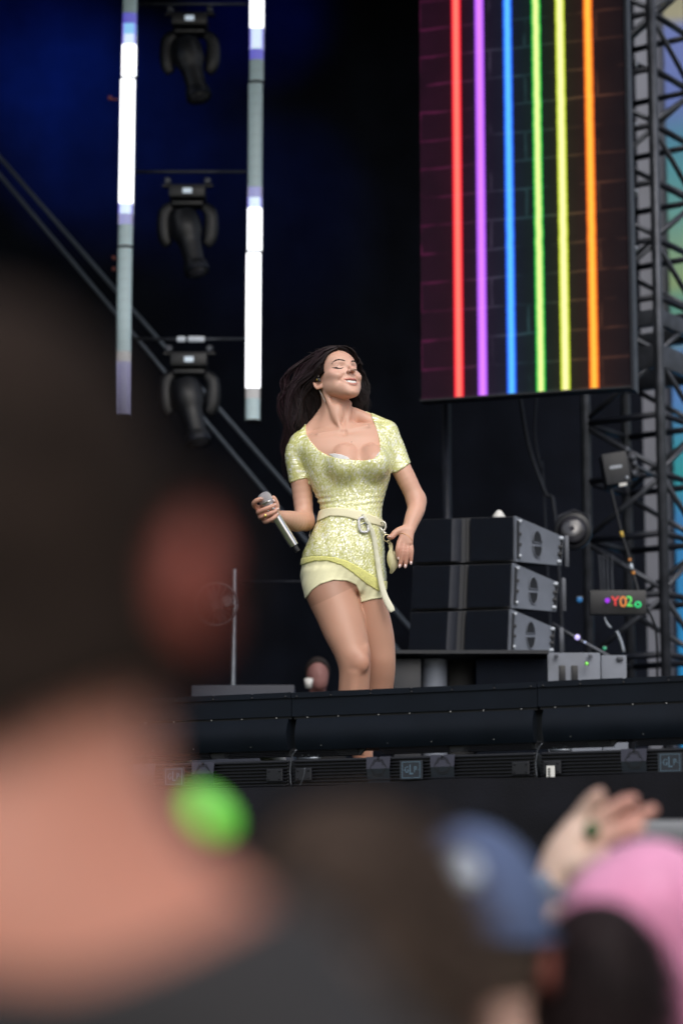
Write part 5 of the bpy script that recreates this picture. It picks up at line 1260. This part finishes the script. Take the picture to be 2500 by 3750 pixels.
# ------------------------------------------------------------------ hair
HRm = mat('dark_hair_mass', (.006, .004, .0045), .6, spec=.15); HRs = mat('dark_hair', (.022, .011, .014), .42, spec=.28, attr='Col')
HF = Field((Q(1000, 1900)[0], YP-.2, Q(1200, 1800)[2]), (Q(1370, 1900)[0], YP+.26, Q(1200, 1230)[2]), .004)
# scalp cap = skull offset, minus the face
q = HF.sl(HC-.155, HC+.155, 0); x, y, z = HF.co(q); dx, dy_, dz_ = x-HC[0], y-HC[1], z-HC[2]
lx, ly, lz = [(HR[0, i]*dx+HR[1, i]*dy_+HR[2, i]*dz_)/HS for i in range(3)]
cap = elld(lx, ly+.014, lz-.046, (.077, .095, .088))
# hairline: nothing in front of this curved surface
hl_ = ly - np.interp(lz, [-.05, -.03, -.01, .02, .05, .078, .092, .105, .13], [-.020, -.008, .010, .026, .034, .046, .058, .08, .2])
below = (-.035-lz)*1.0 + 0*lx
cap = -smin(-cap, -hl_*.85, .005); cap = -smin(-cap, -np.maximum(below, -1), .02)
# keep the ear free
ear = elld(np.abs(lx)-.078, ly+.002, lz+.010, (.026, .024, .036)); cap = -smin(-cap, ear, .006)
HF.D[q] = smin(HF.D[q], (cap*HS).astype(np.float32), 0)
HF.chain([Q(1192, 1335, .07), Q(1158, 1368, .07), Q(1114, 1408, .08), Q(1086, 1460, .08), Q(1084, 1530, .08), Q(1090, 1600, .085), Q(1085, 1690, .10)], [.055, .058, .055, .052, .050, .044, .02], .03, 3)
HF.chain([Q(1190, 1350, .10), Q(1165, 1420, .10), Q(1155, 1500, .10), Q(1150, 1590, .11)], [.05, .05, .045, .04], .03, 3)
HF.chain([Q(1250, 1310, .12), Q(1300, 1380, .13), Q(1310, 1450, .12), Q(1308, 1510, .12), Q(1300, 1560, .12)], [.04, .034, .034, .032, .025], .03, 3)
HF.chain([Q(1215, 1365, .14), Q(1240, 1440, .15), Q(1240, 1540, .15)], [.06, .06, .05], .03, 3)
HF.chain([Q(1075, 1560, .09), Q(1062, 1640, .09), Q(1062, 1710, .085), Q(1068, 1780, .08)], [.03, .026, .02, .010], .02, 3)
HF.chain([Q(1300, 1390, .14), Q(1318, 1440, .13), Q(1320, 1500, .13), Q(1312, 1550, .13)], [.022, .026, .026, .018], .02, 3)
# stay clear of the body
ixs = [np.clip(np.round((HF.ax[i]-BF.o[i])/BF.h).astype(int), 0, BF.n[i]-1) for i in range(3)]
bD = BF.D[np.ix_(*ixs)]
earw = 0
HF.D = -smin(-HF.D, bD+.001, .002)
hair, hv = fieldmesh('hair', HF.D, HF.o, HF.h, HRm, person, 2)
gx = np.arange(1000, 1372, 4); gy = np.arange(1236, 1802, 4); YM = np.full((len(gx), len(gy)), np.nan)
ys_ = np.arange(YP-.2, YP+.26, .004); GX, GY = np.meshgrid(gx, gy, indexing='ij')
ra, rb = (GX-1250)/F, (1875-GY)/F; dy0 = ct-rb*st; done = np.zeros(GX.shape, bool)
for Y in ys_:
    k_ = Y/dy0; X_, Z_ = CAM[0]+ra*k_, CAM[2]+(st+rb*ct)*k_
    ii = [np.round((X_-HF.o[0])/HF.h).astype(int), np.full(GX.shape, int(round((Y-HF.o[1])/HF.h))), np.round((Z_-HF.o[2])/HF.h).astype(int)]
    ok = np.ones(GX.shape, bool)
    for i in range(3): ok &= (ii[i] >= 0) & (ii[i] < HF.n[i]); ii[i] = np.clip(ii[i], 0, HF.n[i]-1)
    hit = ok & ~done & (HF.D[ii[0], ii[1], ii[2]] < .002); YM[hit] = Y; done |= hit
def hsurf(px, py):
    i, j = int(round((px-1000)/4)), int(round((py-1236)/4))
    if not (0 <= i < len(gx) and 0 <= j < len(gy)) or np.isnan(YM[i, j]): return None
    return YM[i, j]
guides = {
 'left': [[(1222, 1266), (1180, 1273), (1135, 1298), (1090, 1340), (1050, 1393), (1026, 1450), (1030, 1520), (1044, 1600), (1056, 1690), (1062, 1780)],
          [(1232, 1272), (1195, 1287), (1160, 1318), (1128, 1358), (1100, 1410), (1082, 1470), (1076, 1540), (1078, 1600), (1074, 1660), (1066, 1740)],
          [(1236, 1280), (1206, 1298), (1182, 1326), (1158, 1360), (1128, 1400), (1112, 1455), (1106, 1520), (1104, 1580), (1098, 1610), (1090, 1660)],
          [(1238, 1286), (1214, 1306), (1196, 1332), (1178, 1358), (1150, 1378), (1134, 1420), (1136, 1470), (1140, 1520), (1130, 1560), (1112, 1600)],
          [(1236, 1290), (1216, 1310), (1200, 1336), (1188, 1362), (1170, 1372), (1152, 1410), (1160, 1455), (1168, 1500), (1160, 1545), (1130, 1580)]],
 'right': [[(1240, 1266), (1272, 1272), (1296, 1290), (1306, 1316), (1304, 1345), (1318, 1375), (1332, 1410), (1338, 1450), (1334, 1500), (1322, 1545)],
           [(1240, 1272), (1266, 1282), (1284, 1300), (1298, 1325), (1308, 1350), (1312, 1390), (1318, 1420), (1322, 1460), (1312, 1500), (1300, 1540)],
           [(1240, 1280), (1262, 1292), (1278, 1310), (1294, 1330), (1300, 1360), (1300, 1400), (1300, 1440), (1302, 1480), (1296, 1510), (1292, 1540)]]}
sv, sf, sc = [], [], []
def strand(path, r, colr, dephi=None):
    n = len(path); o = len(sv); prev = None
    for i, p in enumerate(path):
        t = path[min(i+1, n-1)]-path[max(i-1, 0)]; t /= np.linalg.norm(t)+1e-9; u = np.cross(t, (0, 1, .1)); u /= np.linalg.norm(u)+1e-9; w_ = np.cross(t, u)
        rr = r*min(1, 3*(1-i/(n-1))+.15)
        for k in range(3):
            a = 2*math.pi*k/3; sv.append(p+rr*(math.cos(a)*u*1.6+math.sin(a)*w_)); sc.append(colr)
    for i in range(n-1):
        for k in range(3): sf.append((o+i*3+k, o+i*3+(k+1) % 3, o+(i+1)*3+(k+1) % 3, o+(i+1)*3+k))
hr = random.Random(11); NSTR = {'left': 2600, 'right': 900}
for side, G in guides.items():
    G = np.array(G, float); ng = len(G)
    for s_ in range(NSTR[side]):
        u = hr.random()**.9*(ng-1); i0 = min(int(u), ng-2); t = u-i0; g = G[i0]*(1-t)+G[i0+1]*t
        L_ = hr.uniform(.55, 1.0); st0 = hr.uniform(0, .35) if hr.random() < .5 else 0
        g = spline(g, 40)[int(st0*40):int((st0+(1-st0)*L_)*40)]
        n = len(g)
        if n < 6: continue
        ph_, am = hr.uniform(0, 6.3), hr.uniform(2, 6); fr_ = hr.uniform(.16, .30); loose = hr.random() < .07
        if loose: am *= 2.2
        clump = math.floor(u*5)/5; qa, qp = hr.uniform(11, 20), clump*17+hr.uniform(-.5, .5)
        pts = []; Ys = []; PXY = []; off = hr.uniform(-.004, .004)-.012*max(0, math.sin(clump*23)); lastY = None; sx_ = hr.gauss(0, 3.2)
        clump = math.floor(u*5)/5
        for i in range(n):
            q_ = i/(n-1); ww = am*q_*(1 if st0 == 0 else .7)
            ar = (st0+(1-st0)*q_*L_); px = g[i, 0]+ww*.5*math.sin(ph_+i*fr_*1.6)+qa*min(1, ar*2.2)*(math.sin(qp+ar*12)+.35*math.sin(2.3*qp+ar*27))+sx_*q_*(2.5 if loose else 1); py = g[i, 1]+ww*.5*math.cos(ph_+i*fr_)
            Y = hsurf(px, py)
            if Y is None: Y = lastY if lastY is not None else YP+.06
            if lastY is not None: Y = lastY*.55+Y*.45 if abs(Y-lastY) < .06 else lastY*.9+Y*.1
            lastY = Y; Ys.append(Y); PXY.append((px, py))
        Ys = np.convolve(np.pad(Ys, 3, mode='edge'), np.ones(7)/7, 'valid'); pts = [P(a_, b_, Y_+off-.004) for (a_, b_), Y_ in zip(PXY, Ys)]
        pur = np.clip((2.2-u)/2.2, 0, 1)*(side == 'left')
        c_ = np.array([.0125, .0075, .008])*hr.uniform(.4, 1.5)+np.array([.016, .003, .011])*pur*hr.uniform(0, 1)
        strand(pts, hr.uniform(.0008, .0016) if not loose else .0006, c_)
# short flyaways round the crown and the far side
for s_ in range(90):
    a = hr.uniform(-.4, 3.3); b = hr.uniform(.5, 1.0)
    c_ = np.array([1180+hr.uniform(-110, 120), 0]); px0 = c_[0]; py0 = 1268+((px0-1235)/95)**2*36+hr.uniform(-2, 10); Y = hsurf(px0, py0+8)
    if Y is None: continue
    d_ = hr.choice((-1, 1)); L_ = hr.uniform(8, 26); pts = [P(px0+d_*L_*q_*1.3, py0-L_*.55*q_+L_*.5*q_*q_, Y) for q_ in np.linspace(0, 1, 7)]
    strand(pts, .00045, np.array([.02, .012, .012]))
hs_o = mesh_obj('hair_strands', np.array(sv), np.array(sf), HRs, hair, True); setcol(hs_o, np.array(sc)); hs_o['kind'] = 'stuff'
# ================================================================== the crowd and the crew
def pxm(d): return F/(d*ct+0.0)            # rough photo pixels per metre at depth d
def figure(lab, hx_, hy_, d, skin, shirt, hs=1.0, yaw=0.0, h=.012, group=None, hair=None, hairc=(.03, .02, .015), shoulders=.19, neckr=.056, arms=True, neckline=None, ears=True, sit=False, hcx=1.0, eo=(0, 0, 0), nbz=.19, shz=.265, trap=None):
    c = P(hx_, hy_, d); t = thing('person', lab, 'person', (c[0], c[1], 0), 0, group)
    Fd = Field((c[0]-.34, c[1]-.26, -.03), (c[0]+.34, c[1]+.26, c[2]+.17), h)
    fw = np.array([math.sin(yaw), math.cos(yaw), 0]); rt = np.array([math.cos(yaw), -math.sin(yaw), 0]); R_ = np.column_stack([rt, fw, [0, 0, 1]])
    L_ = lambda v: c+R_@(np.array(v, float)*hs)
    Fd.ell(L_((0, -.005, .02)), np.array([.076*hcx, .094, .098])*hs, .01, R_); Fd.ell(L_((0, .045, -.045)), np.array([.056, .055, .072])*hs, .03, R_)
    Fd.cone(L_((0, .107, -.03)), L_((0, .09, .0)), .012*hs, .008*hs, .015)
    if ears:
        for sx in (-1, 1): Fd.ell(L_((sx*(.084+eo[0]), -.005, -.015+eo[1])), np.array([.013+eo[2], .020, .034+eo[2]])*hs, .006, R_); Fd.ell(L_((sx*(.089+eo[0]+eo[2]), -.004, -.010+eo[1])), np.array([.008, .010, .018])*hs, .003, R_, 's')
    nb = c+np.array([0, -.012, -nbz*hs]); Fd.cone(L_((0, -.018, -.055)), nb, neckr*hs, neckr*hs*1.08, .03)
    sz = c[2]-shz*hs
    for sx in (-1, 1):
        sh = np.array([c[0]+sx*shoulders*math.cos(yaw), c[1]-.01-sx*shoulders*math.sin(yaw)*.8, sz]); Fd.cone(nb+np.array([0, 0, -.0]), sh, .055*hs, .056*hs, .06)
        if arms: Fd.chain([sh, sh+np.array([sx*.035, -.01, -.27]), sh+np.array([sx*.02, .06, -.50])], [.052*hs, .040*hs, .030*hs], .03, 3); Fd.ell(sh+np.array([sx*.02, .09, -.58]), (.035, .04, .065), .02)
    if trap:
        for sx in (-1, 1): Fd.cone(nb, c+np.array([sx*trap[0], -.01, -trap[1]*hs]), .055*hs, .050*hs, .04)
    zt = sz-.02
    rows = [(zt+.02, c[0], c[1]-.01, .15, .09), (zt-.12, c[0], c[1], .165, .115), (zt-.35, c[0], c[1]+.01, .145, .105), (zt-.52, c[0], c[1], .165, .12), (zt-.62, c[0], c[1], .16, .12)]
    Fd.loft(rows, .04, 7)
    for sx in (-1, 1): Fd.chain([(c[0]+sx*.085, c[1], zt-.58), (c[0]+sx*.10, c[1]+.02, max(.47, zt*.32)), (c[0]+sx*.11, c[1]-.01, .08), (c[0]+sx*.115, c[1]+.13, .035)], [.092, .062, .042, .038], .03, 3)
    Sm = mat('crowd_skin', skin, .5, attr='Col', sss=.1)
    body, v = fieldmesh('body', Fd.D, Fd.o, Fd.h, Sm, t, 2)
    colr = np.tile(np.array(skin), (len(v), 1)); l = (v-c)@R_/hs
    e_ = (np.abs(np.abs(l[:, 0])-.090-eo[0]) < .019) & (np.abs(l[:, 1]) < .04) & (np.abs(l[:, 2]+.015-eo[1]) < .055); colr[e_] = np.array(skin)*np.array([.58, .28, .27])  # ears painted redder for light shining through them
    setcol(body, colr)
    X, Y, Z = [a_.astype(float) for a_ in (Fd.ax[0][:, None, None], Fd.ax[1][None, :, None], Fd.ax[2][None, None, :])]
    px_, py_ = proj(X, Y, Z)
    nl = neckline or (lambda px, py, x, y, z: z-(c[2]-.215*hs+.25*np.maximum(np.abs(x-c[0])-.05, 0)*0-.0))
    g = np.maximum(Fd.D-.012, nl(px_, py_, X, Y, Z)*.9).astype(np.float32); g = np.maximum(g, (zt-.60)-Z)
    fieldmesh('shirt', g.astype(np.float32), Fd.o, Fd.h, mat('shirt_cloth', shirt, .9, 0, .2, 80, .1, 9), t, 2)
    g = np.maximum(Fd.D-.012, Z-(zt-.59)); g = np.maximum(g, .09-Z)
    fieldmesh('trousers', g.astype(np.float32), Fd.o, Fd.h, mat('dark_denim', (.02, .025, .04), .9), t, 2)
    return t, Fd, c, R_, body
def hairmesh(Fd, c, R_, t, fun, m, hs=1.0, h=None, nm='hair'):
    q = Fd.sl(c-.20, c+.17, 0); x, y, z = Fd.co(q); dx, dy, dz = x-c[0], y-c[1], z-c[2]
    lx, ly, lz = [(R_[0, i]*dx+R_[1, i]*dy+R_[2, i]*dz)/hs for i in range(3)]
    d = fun(lx, ly, lz)*hs; d = np.maximum(d, -(Fd.D[q]+.004)) if False else d
    o = np.array([Fd.ax[i][q[i]][0] for i in range(3)], float); return fieldmesh(nm, d.astype(np.float32), o, Fd.h, m, t, 1)[0]
def tufts(parent, src, n, L_, m, seed, down=.6, rad=.0011, col=(0, 0, 0), keep=None, clumpy=.5):
    me = src.data; v = verts(src)+wloc(parent if parent else src) ; nn = np.empty(len(me.vertices)*3, np.float32); me.vertices.foreach_get('normal', nn); nn = nn.reshape(-1, 3)
    r = random.Random(seed); V, Fc = [], []
    for _ in range(n):
        i = r.randrange(len(v)); p = v[i].astype(float); nv = nn[i].astype(float); d_ = nv*.5+np.array([r.gauss(0, .3), r.gauss(0, .3), -down]); d_ /= np.linalg.norm(d_)
        o = len(V); l = L_*r.uniform(.5, 1.3); u = np.cross(d_, nv); u = u/(np.linalg.norm(u)+1e-6)*rad
        V += [p-u, p+u, p+d_*l*.5+nv*l*.1+u*.7, p+d_*l*.5+nv*l*.1-u*.7, p+d_*l]; Fc += [(o, o+1, o+2, o+3), (o+3, o+2, o+4, o+4)]
    Fc = [f[:3] if f[2] == f[3] else f for f in Fc]; ob = mesh_obj('hair_tufts', V, Fc, m, parent, False); ob['kind'] = 'stuff'; return ob
# --- tall man, close to the camera at the left
def nl_man(px, py, x, y, z):
    line = np.interp(px, [-1200, -100, 250, 620, 1000, 1300, 2200], [3300, 3560, 3590, 3470, 3290, 3130, 2500]); return (line-py)/8200.
man, Fm, cm, Rm, mb_ = figure('tall man with short dark hair and backlight-reddened ear filling the left foreground, seen from behind', -75, 2230, 1.07, (.48, .20, .14), (.022, .021, .024), 1.06, .05, .008, neckline=nl_man, neckr=.076, shoulders=.2, eo=(.007, .024, .003), nbz=.135, shz=.262, trap=(.108, .172))
Hd = mat('short_dark_hair', (.024, .016, .013), .85, 0, .8, 120, .45, 30, spec=.12)
def hair_man(x, y, z):
    d = np.minimum(elld(x, y+.008, z-.022, (.082, .101, .112)), HMB); d = np.maximum(d, y-(.030+.3*np.maximum(z-.03, 0)))
    nape = -.070+.55*np.maximum(np.abs(x)-.018, 0); d = -smin(-d, -(nape-z), .01)
    d = -smin(-d, elld(np.abs(x)-.090, y+.003, z-.009, (.022, .030, .042)), .004); return d
_q = Fm.sl(cm-.20, cm+.17, 0); HMB = (Fm.D[_q]-.009)/1.06
hm = hairmesh(Fm, cm, Rm, man, hair_man, Hd, 1.06)
tufts(hm, hm, 7000, .012, Hd, 5, .7, .0008)
tc_ = P(1000, 2000, 1.0)
# --- green ball on a stick, held up between the man and the skirt
gb = P(765, 2985, 2.35); g_ = thing('green_lollipop_sign', 'small bright green rounded paddle beside the tall man\'s neck', 'paddle', (gb[0], gb[1], gb[2]-.3))
mb = MB(); a_ = math.radians(-38); A = np.array([[math.cos(a_), 0, math.sin(a_)], [0, 1, 0], [-math.sin(a_), 0, math.cos(a_)]]); mb.ell(gb, (.034, .010, .025), 24, 12, A); mb.build('disc', mat('neon_green_plastic', (.14, .62, .05), .4, 0, 0, 1, .12, 20), g_, True)
mb = MB(); mb.tube([gb, gb+np.array([-.03, .01, -.12]), gb+np.array([-.06, .0, -.30])], .003, 8); mb.build('stick', M['black2'], g_, True)
# --- people farther in
def dome(rx, ry, rz, cz, front, nape, k=.01):
    def f(x, y, z):
        d = elld(x, y+.006, z-cz, (rx, ry, rz)); d = np.maximum(d, y-front-.4*np.maximum(z-.03, 0)); return -smin(-d, -(nape-z), k)
    return f
p2, F2, c2, R2, b2 = figure('person with tousled brown hair in a dark top, low centre of the foreground', 1290, 3640, 1.62, (.48, .29, .23), (.03, .027, .032), 1.0, -.1, .010)
Hb = mat('brown_hair', (.070, .048, .038), .8, 0, .8, 90, .35, 25, spec=.15)
h2_ = hairmesh(F2, c2, R2, p2, dome(.086, .103, .107, .022, .035, -.085), Hb); tufts(h2_, h2_, 3500, .03, Hb, 6, .5, .0012)
mb = MB(); q_ = P(1275, 3490, 1.5); mb.ell(c2+np.array([-.003, -.094, .018]), (.034, .016, .022), 16, 10); mb.build('parting_skin', mat('scalp_skin', (.30, .20, .17), .6), b2, True)
c3z = P(1715, 3480, 2.55)[2]; c4z = P(2190, 3665, 2.6)[2]
p3, F3, c3, R3, b3 = figure('person in a faded blue cap with a pale disc standing for a highlight, seen from behind', 1715, 3480, 2.55, (.54, .34, .28), (.42, .30, .26), 1.0, .15, .012, nbz=.16, shz=.20, neckline=lambda px, py, x, y, z: z-(c3z-.27)+0*x)
Cb = mat('faded_blue_cotton', (.070, .10, .20), .85, 0, .3, 60, .15, 14)
cp = hairmesh(F3, c3, R3, p3, dome(.086, .104, .112, .018, .5, .012, .004), Cb, 1.03, None, 'cap')
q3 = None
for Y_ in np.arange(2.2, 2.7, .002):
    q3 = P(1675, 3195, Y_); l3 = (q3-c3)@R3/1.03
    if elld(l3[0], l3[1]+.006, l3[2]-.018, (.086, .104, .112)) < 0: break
mb = MB(); mb.lathe([(.026, -.012), (.026, .004), (.020, .008)], q3, (q3-c3)/np.linalg.norm(q3-c3), 24); mb.build('highlight_disc', mat('pale_blue_highlight', (.75, .85, 1.0), .5), cp, True)  # added pale disc paints the blurred highlight on the cap
mb = MB(); mb.tube([c3+R3@np.array([.09*math.cos(a), .105*math.sin(a)-.01, .012]) for a in np.linspace(0, 2*math.pi, 33)], .005, 8); mb.build('cap_band', Cb, cp, True)
h3_ = hairmesh(F3, c3, R3, p3, dome(.082, .099, .10, .016, .02, -.07), mat('mid_brown_hair', (.06, .04, .03), .7), 1.0)
p5, F5, c5, R5, b5 = figure('person with bright pink hair at the right edge of the crowd', 2375, 3480, 3.1, (.50, .31, .25), (.12, .10, .11), .98, .0, .012)
Pk = mat('bubblegum_pink_hair', (.74, .30, .50), .6, 0, .5, 70, .10, 18, sheen=.3)
Fp = Field(c5-np.array([.2, .2, .62]), c5+np.array([.25, .2, .2]), .010)
Fp.ell(c5+np.array([0, -.01, .035]), (.098, .108, .105), .01); Fp.ell(c5+np.array([-.055, -.03, .045]), (.055, .07, .055), .03)
Fp.chain([c5+np.array([.05, -.04, .02]), c5+np.array([.075, -.07, -.09]), c5+np.array([.075, -.07, -.25]), c5+np.array([.085, -.07, -.5])], [.06, .055, .048, .03], .03, 3)
pk_, _ = fieldmesh('hair', Fp.D, Fp.o, Fp.h, Pk, p5, 2); tufts(pk_, pk_, 4000, .06, Pk, 8, 1.5, .0016)
p4, F4, c4, R4, b4 = figure('person with very dark hair in front of the pink haired one', 2190, 3665, 2.6, (.54, .34, .28), (.50, .30, .26), .82, -.1, .012, ears=False, nbz=.16, shz=.22, neckline=lambda px, py, x, y, z: z-(c4z-.27)+0*x)
Hk = mat('near_black_hair', (.016, .010, .011), .6, 0, .6, 70, .3, 25, spec=.15)
h4 = hairmesh(F4, c4, R4, p4, dome(.087, .106, .110, .020, .03, -.10), Hk, .82); tufts(h4, h4, 2500, .045, Hk, 9, 1.0, .0014)
# --- the raised hand
KH = 1.15; dH = 3.85; t6_ = thing('person', 'crowd member whose pale bare arm is raised, open hand with ring and watch', 'person', (P(1850, 3700, dH)[0], dH, 0))
W = lambda px, py, dy=0.: P(px, py, dH+dy)
Fh = Field(np.minimum(W(1560, 3900), W(2450, 2860))-np.array([.1, .22, 1.62]), np.maximum(W(1560, 3900), W(2450, 2860))+np.array([.05, .24, .05]), .006)
hh = W(1800, 3720, .1); Fh.ell(hh, (.074, .092, .11), .01); Fh.cone(hh-np.array([0, .02, .06]), hh-np.array([0, .02, .2]), .055, .06, .03)
shR, shL = hh+np.array([.16, 0, -.27]), hh+np.array([-.16, 0, -.27]); Fh.cone(hh-np.array([0, 0, .2]), shR, .05, .05, .05); Fh.cone(hh-np.array([0, 0, .2]), shL, .05, .05, .05)
Fh.loft([(shR[2]+.0, hh[0], hh[1], .15, .09), (shR[2]-.15, hh[0], hh[1], .155, .11), (shR[2]-.4, hh[0], hh[1], .14, .1), (shR[2]-.6, hh[0], hh[1], .16, .12)], .04, 7)
for sx in (-1, 1): Fh.chain([(hh[0]+sx*.08, hh[1], shR[2]-.56), (hh[0]+sx*.09, hh[1]+.02, .45), (hh[0]+sx*.09, hh[1], .08), (hh[0]+sx*.09, hh[1]+.12, .035)], [.09, .06, .042, .036], .03, 3)
Fh.chain([shL, shL+np.array([-.03, 0, -.25]), shL+np.array([0, .1, -.42])], [.048, .038, .028], .02, 3)
el = W(1935, 3560, .0); Fh.chain([shR, (shR+el)/2+np.array([.02, -.02, 0]), el], [.050, .044, .038], .02, 3)
Fh.chain([el, W(1975, 3400), W(2005, 3290), W(2025, 3205)], [.040, .038, .030, .025], .02, 3)
Fh.chain([W(2028, 3200), W(2062, 3130), W(2110, 3070)], [.025, .030, .028], .01, 3)
for a, b, ra in (((2045, 3165), (2112, 3020), .020), ((2060, 3160), (2150, 3035), .020), ((2070, 3165), (2175, 3060), .019), ((2080, 3175), (2185, 3085), .017)): Fh.cone(W(*a), W(*b), ra*KH, ra*.8*KH, .012)
for pts, r0, r1 in ((((2108, 3020), (2135, 2975), (2165, 2935), (2195, 2908)), .0145, .0112), (((2150, 3035), (2205, 2990), (2262, 2952), (2316, 2928)), .0145, .0112), (((2180, 3068), (2255, 3036), (2325, 2998), (2388, 2966)), .0140, .0108), (((2185, 3085), (2250, 3070), (2300, 3052), (2345, 3035)), .012, .0095)):
    Fh.chain([W(x_, y_, -.01*i) for i, (x_, y_) in enumerate(pts)], list(np.linspace(r0*KH*.82, r1*KH*.80, 4)), .002, 3)
Fh.chain([W(2080, 3190, -.01), W(2130, 3170, -.03), W(2175, 3150, -.04), W(2205, 3125, -.05)], [.020, .017, .015, .013], .006, 3)
b6, v6 = fieldmesh('body', Fh.D, Fh.o, Fh.h, mat('pale_skin', (.62, .43, .35), .5, attr='Col', sss=.1), t6_, 2)
p6x, p6y = proj(v6[:, 0], v6[:, 1], v6[:, 2]); c6 = np.tile(np.array([.64, .46, .38]), (len(v6), 1)); c6 = mix(c6, (.62, .27, .22), np.clip((p6x-2130)/160, 0, 1)*.75*(p6y < 3120)); setcol(b6, c6)
gsh = np.maximum(Fh.D-.010, np.maximum(Fh.ax[2][None, None, :]-(shR[2]+.035), (Fh.ax[0][:, None, None]-(hh[0]+.19))+0*Fh.D)); gsh = np.maximum(gsh, (shR[2]-.62)-Fh.ax[2][None, None, :])
fieldmesh('shirt', gsh.astype(np.float32), Fh.o, Fh.h, mat('dark_shirt', (.03, .03, .035), .9), t6_, 1)
g2_ = np.maximum(Fh.D-.010, Fh.ax[2][None, None, :]-(shR[2]-.61)); g2_ = np.maximum(g2_, .09-Fh.ax[2][None, None, :])
fieldmesh('trousers', g2_.astype(np.float32), Fh.o, Fh.h, mat('black_trousers', (.02, .02, .02), .9), t6_, 1)
mb = MB(); a1, b1 = W(2003, 3300), W(2018, 3235); ax_ = (b1-a1)/np.linalg.norm(b1-a1); mb.lathe([(.034, 0), (.037, .003), (.037, .025), (.034, .028)], a1+ax_*.0, ax_, 24); wt = mb.build('watch_strap', mat('grey_blue_strap', (.13, .15, .19), .5), t6_, 'auto')
mb = MB(); mb.box(W(1950, 3258, -.03), (.055, .03, .050), None, .008); mb.build('watch_case', mat('watch_case', (.15, .19, .26), .3, .3), wt, 'auto')
mb = MB(); mb.ell(W(2166, 3040, -.032), (.013, .008, .013), 12, 8); mb.build('ring_stone', mat('dark_green_stone', (.02, .09, .02), .3), t6_, True)
mb = MB(); rc = W(2166, 3040, -.008); mb.tube([rc+.0165*np.array([.55*math.cos(a), math.sin(a), .7*math.cos(a)]) for a in np.linspace(0, 2*math.pi, 17)], .002, 6); mb.build('ring', M['galv'], t6_, True)
# --- steel crowd barrier between crowd and stage
bz = P(2430, 3050, 5.4); t7_ = thing('crowd_barrier', 'grey steel crowd barrier in front of the stage skirt, just showing at the right edge', 'barrier', (bz[0]+1, 5.4, 0))
Bm = mat('barrier_steel', (.17, .18, .20), .45, .4); x0 = P(2310, 3050, 5.4)[0]
mb = MB(); mb.box((x0+1.1, 5.4, bz[2]), (2.2, .06, .055), None, .01); mb.build('top_rail', Bm, t7_, 'auto')
mb = MB(); mb.box((x0+1.1, 5.43, bz[2]*.5), (2.16, .012, bz[2]-.10)); mb.build('panel', M['cabdark'], t7_)
for k in range(3): mb = MB(); mb.box((x0+.05+1.05*k, 5.38, bz[2]*.5-.014), (.05, .05, bz[2]-.03), None, .005); mb.build('post', Bm, t7_, 'auto')
# --- crew member behind the ledge
dC = 13.2; cw = P(1163, 2472, dC); t8_ = thing('person', 'crew member in black sitting behind the ledge left of the singer\'s knee', 'person', (cw[0], dC, ZF))
Fc_ = Field(cw-np.array([.28, .25, .62]), cw+np.array([.28, .3, .16]), .008)
Fc_.ell(cw, (.060, .072, .088), .01); Fc_.ell(cw+np.array([.01, -.03, -.04]), (.042, .045, .055), .02); Fc_.cone(cw+np.array([.01, -.072, -.01]), cw+np.array([0, -.06, .02]), .009, .007, .01); Fc_.cone(cw-np.array([0, -.02, .05]), cw-np.array([0, -.02, .17]), .042, .05, .02)
Fc_.cone(cw+np.array([-.15, .02, -.24]), cw+np.array([.15, .02, -.24]), .055, .055, .04); Fc_.loft([(cw[2]-.24, cw[0], dC+.02, .15, .09), (cw[2]-.42, cw[0], dC+.02, .14, .1), (cw[2]-.58, cw[0], dC+.02, .16, .12)], .04, 7)
Fc_.chain([cw+np.array([-.15, .0, -.24]), cw+np.array([-.17, -.06, -.38]), cw+np.array([-.07, -.14, -.20])], [.05, .04, .03], .02, 3)
for k in range(4): Fc_.chain([cw+np.array([-.07, -.14, -.19+.0-.013*k]), cw+np.array([-.04, -.165, -.18-.013*k]), cw+np.array([-.015, -.15, -.18-.013*k])], [.009, .008, .007], .004, 2)
b8, v8 = fieldmesh('body', Fc_.D, Fc_.o, Fc_.h, mat('crew_skin', (.30, .14, .13), .6), t8_, 1)
g8 = np.maximum(Fc_.D-.010, Fc_.ax[2][None, None, :]-(cw[2]-.13)+0*Fc_.D); g8 = np.maximum(g8, -(Fc_.ax[1][None, :, None]-(dC-.125))+0*Fc_.D); fieldmesh('black_jacket', g8.astype(np.float32), Fc_.o, Fc_.h, mat('black_jacket', (.012, .012, .014), .9), t8_, 1)
x, y, z = [Fc_.ax[0][:, None, None]-cw[0], Fc_.ax[1][None, :, None]-cw[1], Fc_.ax[2][None, None, :]-cw[2]]
g8 = np.maximum(elld(x, y, z-.012, (.070, .083, .090)), -(y+.02+.9*(z-.03))); g8 = np.maximum(g8, -.06-z); fieldmesh('hair', g8.astype(np.float32), Fc_.o, Fc_.h, mat('crew_hair', (.02, .013, .012), .7), t8_, 1)
cu = P(1130, 2500, dC-.17); mb = MB(); mb.lathe([(.018, -.03), (.024, .022), (.021, .023), (.016, -.025)], cu, (0, 0, 1), 20); tag(mb.build('paper_cup', M['white'], None, True), 'white paper cup held by the crew member behind the ledge', 'cup')
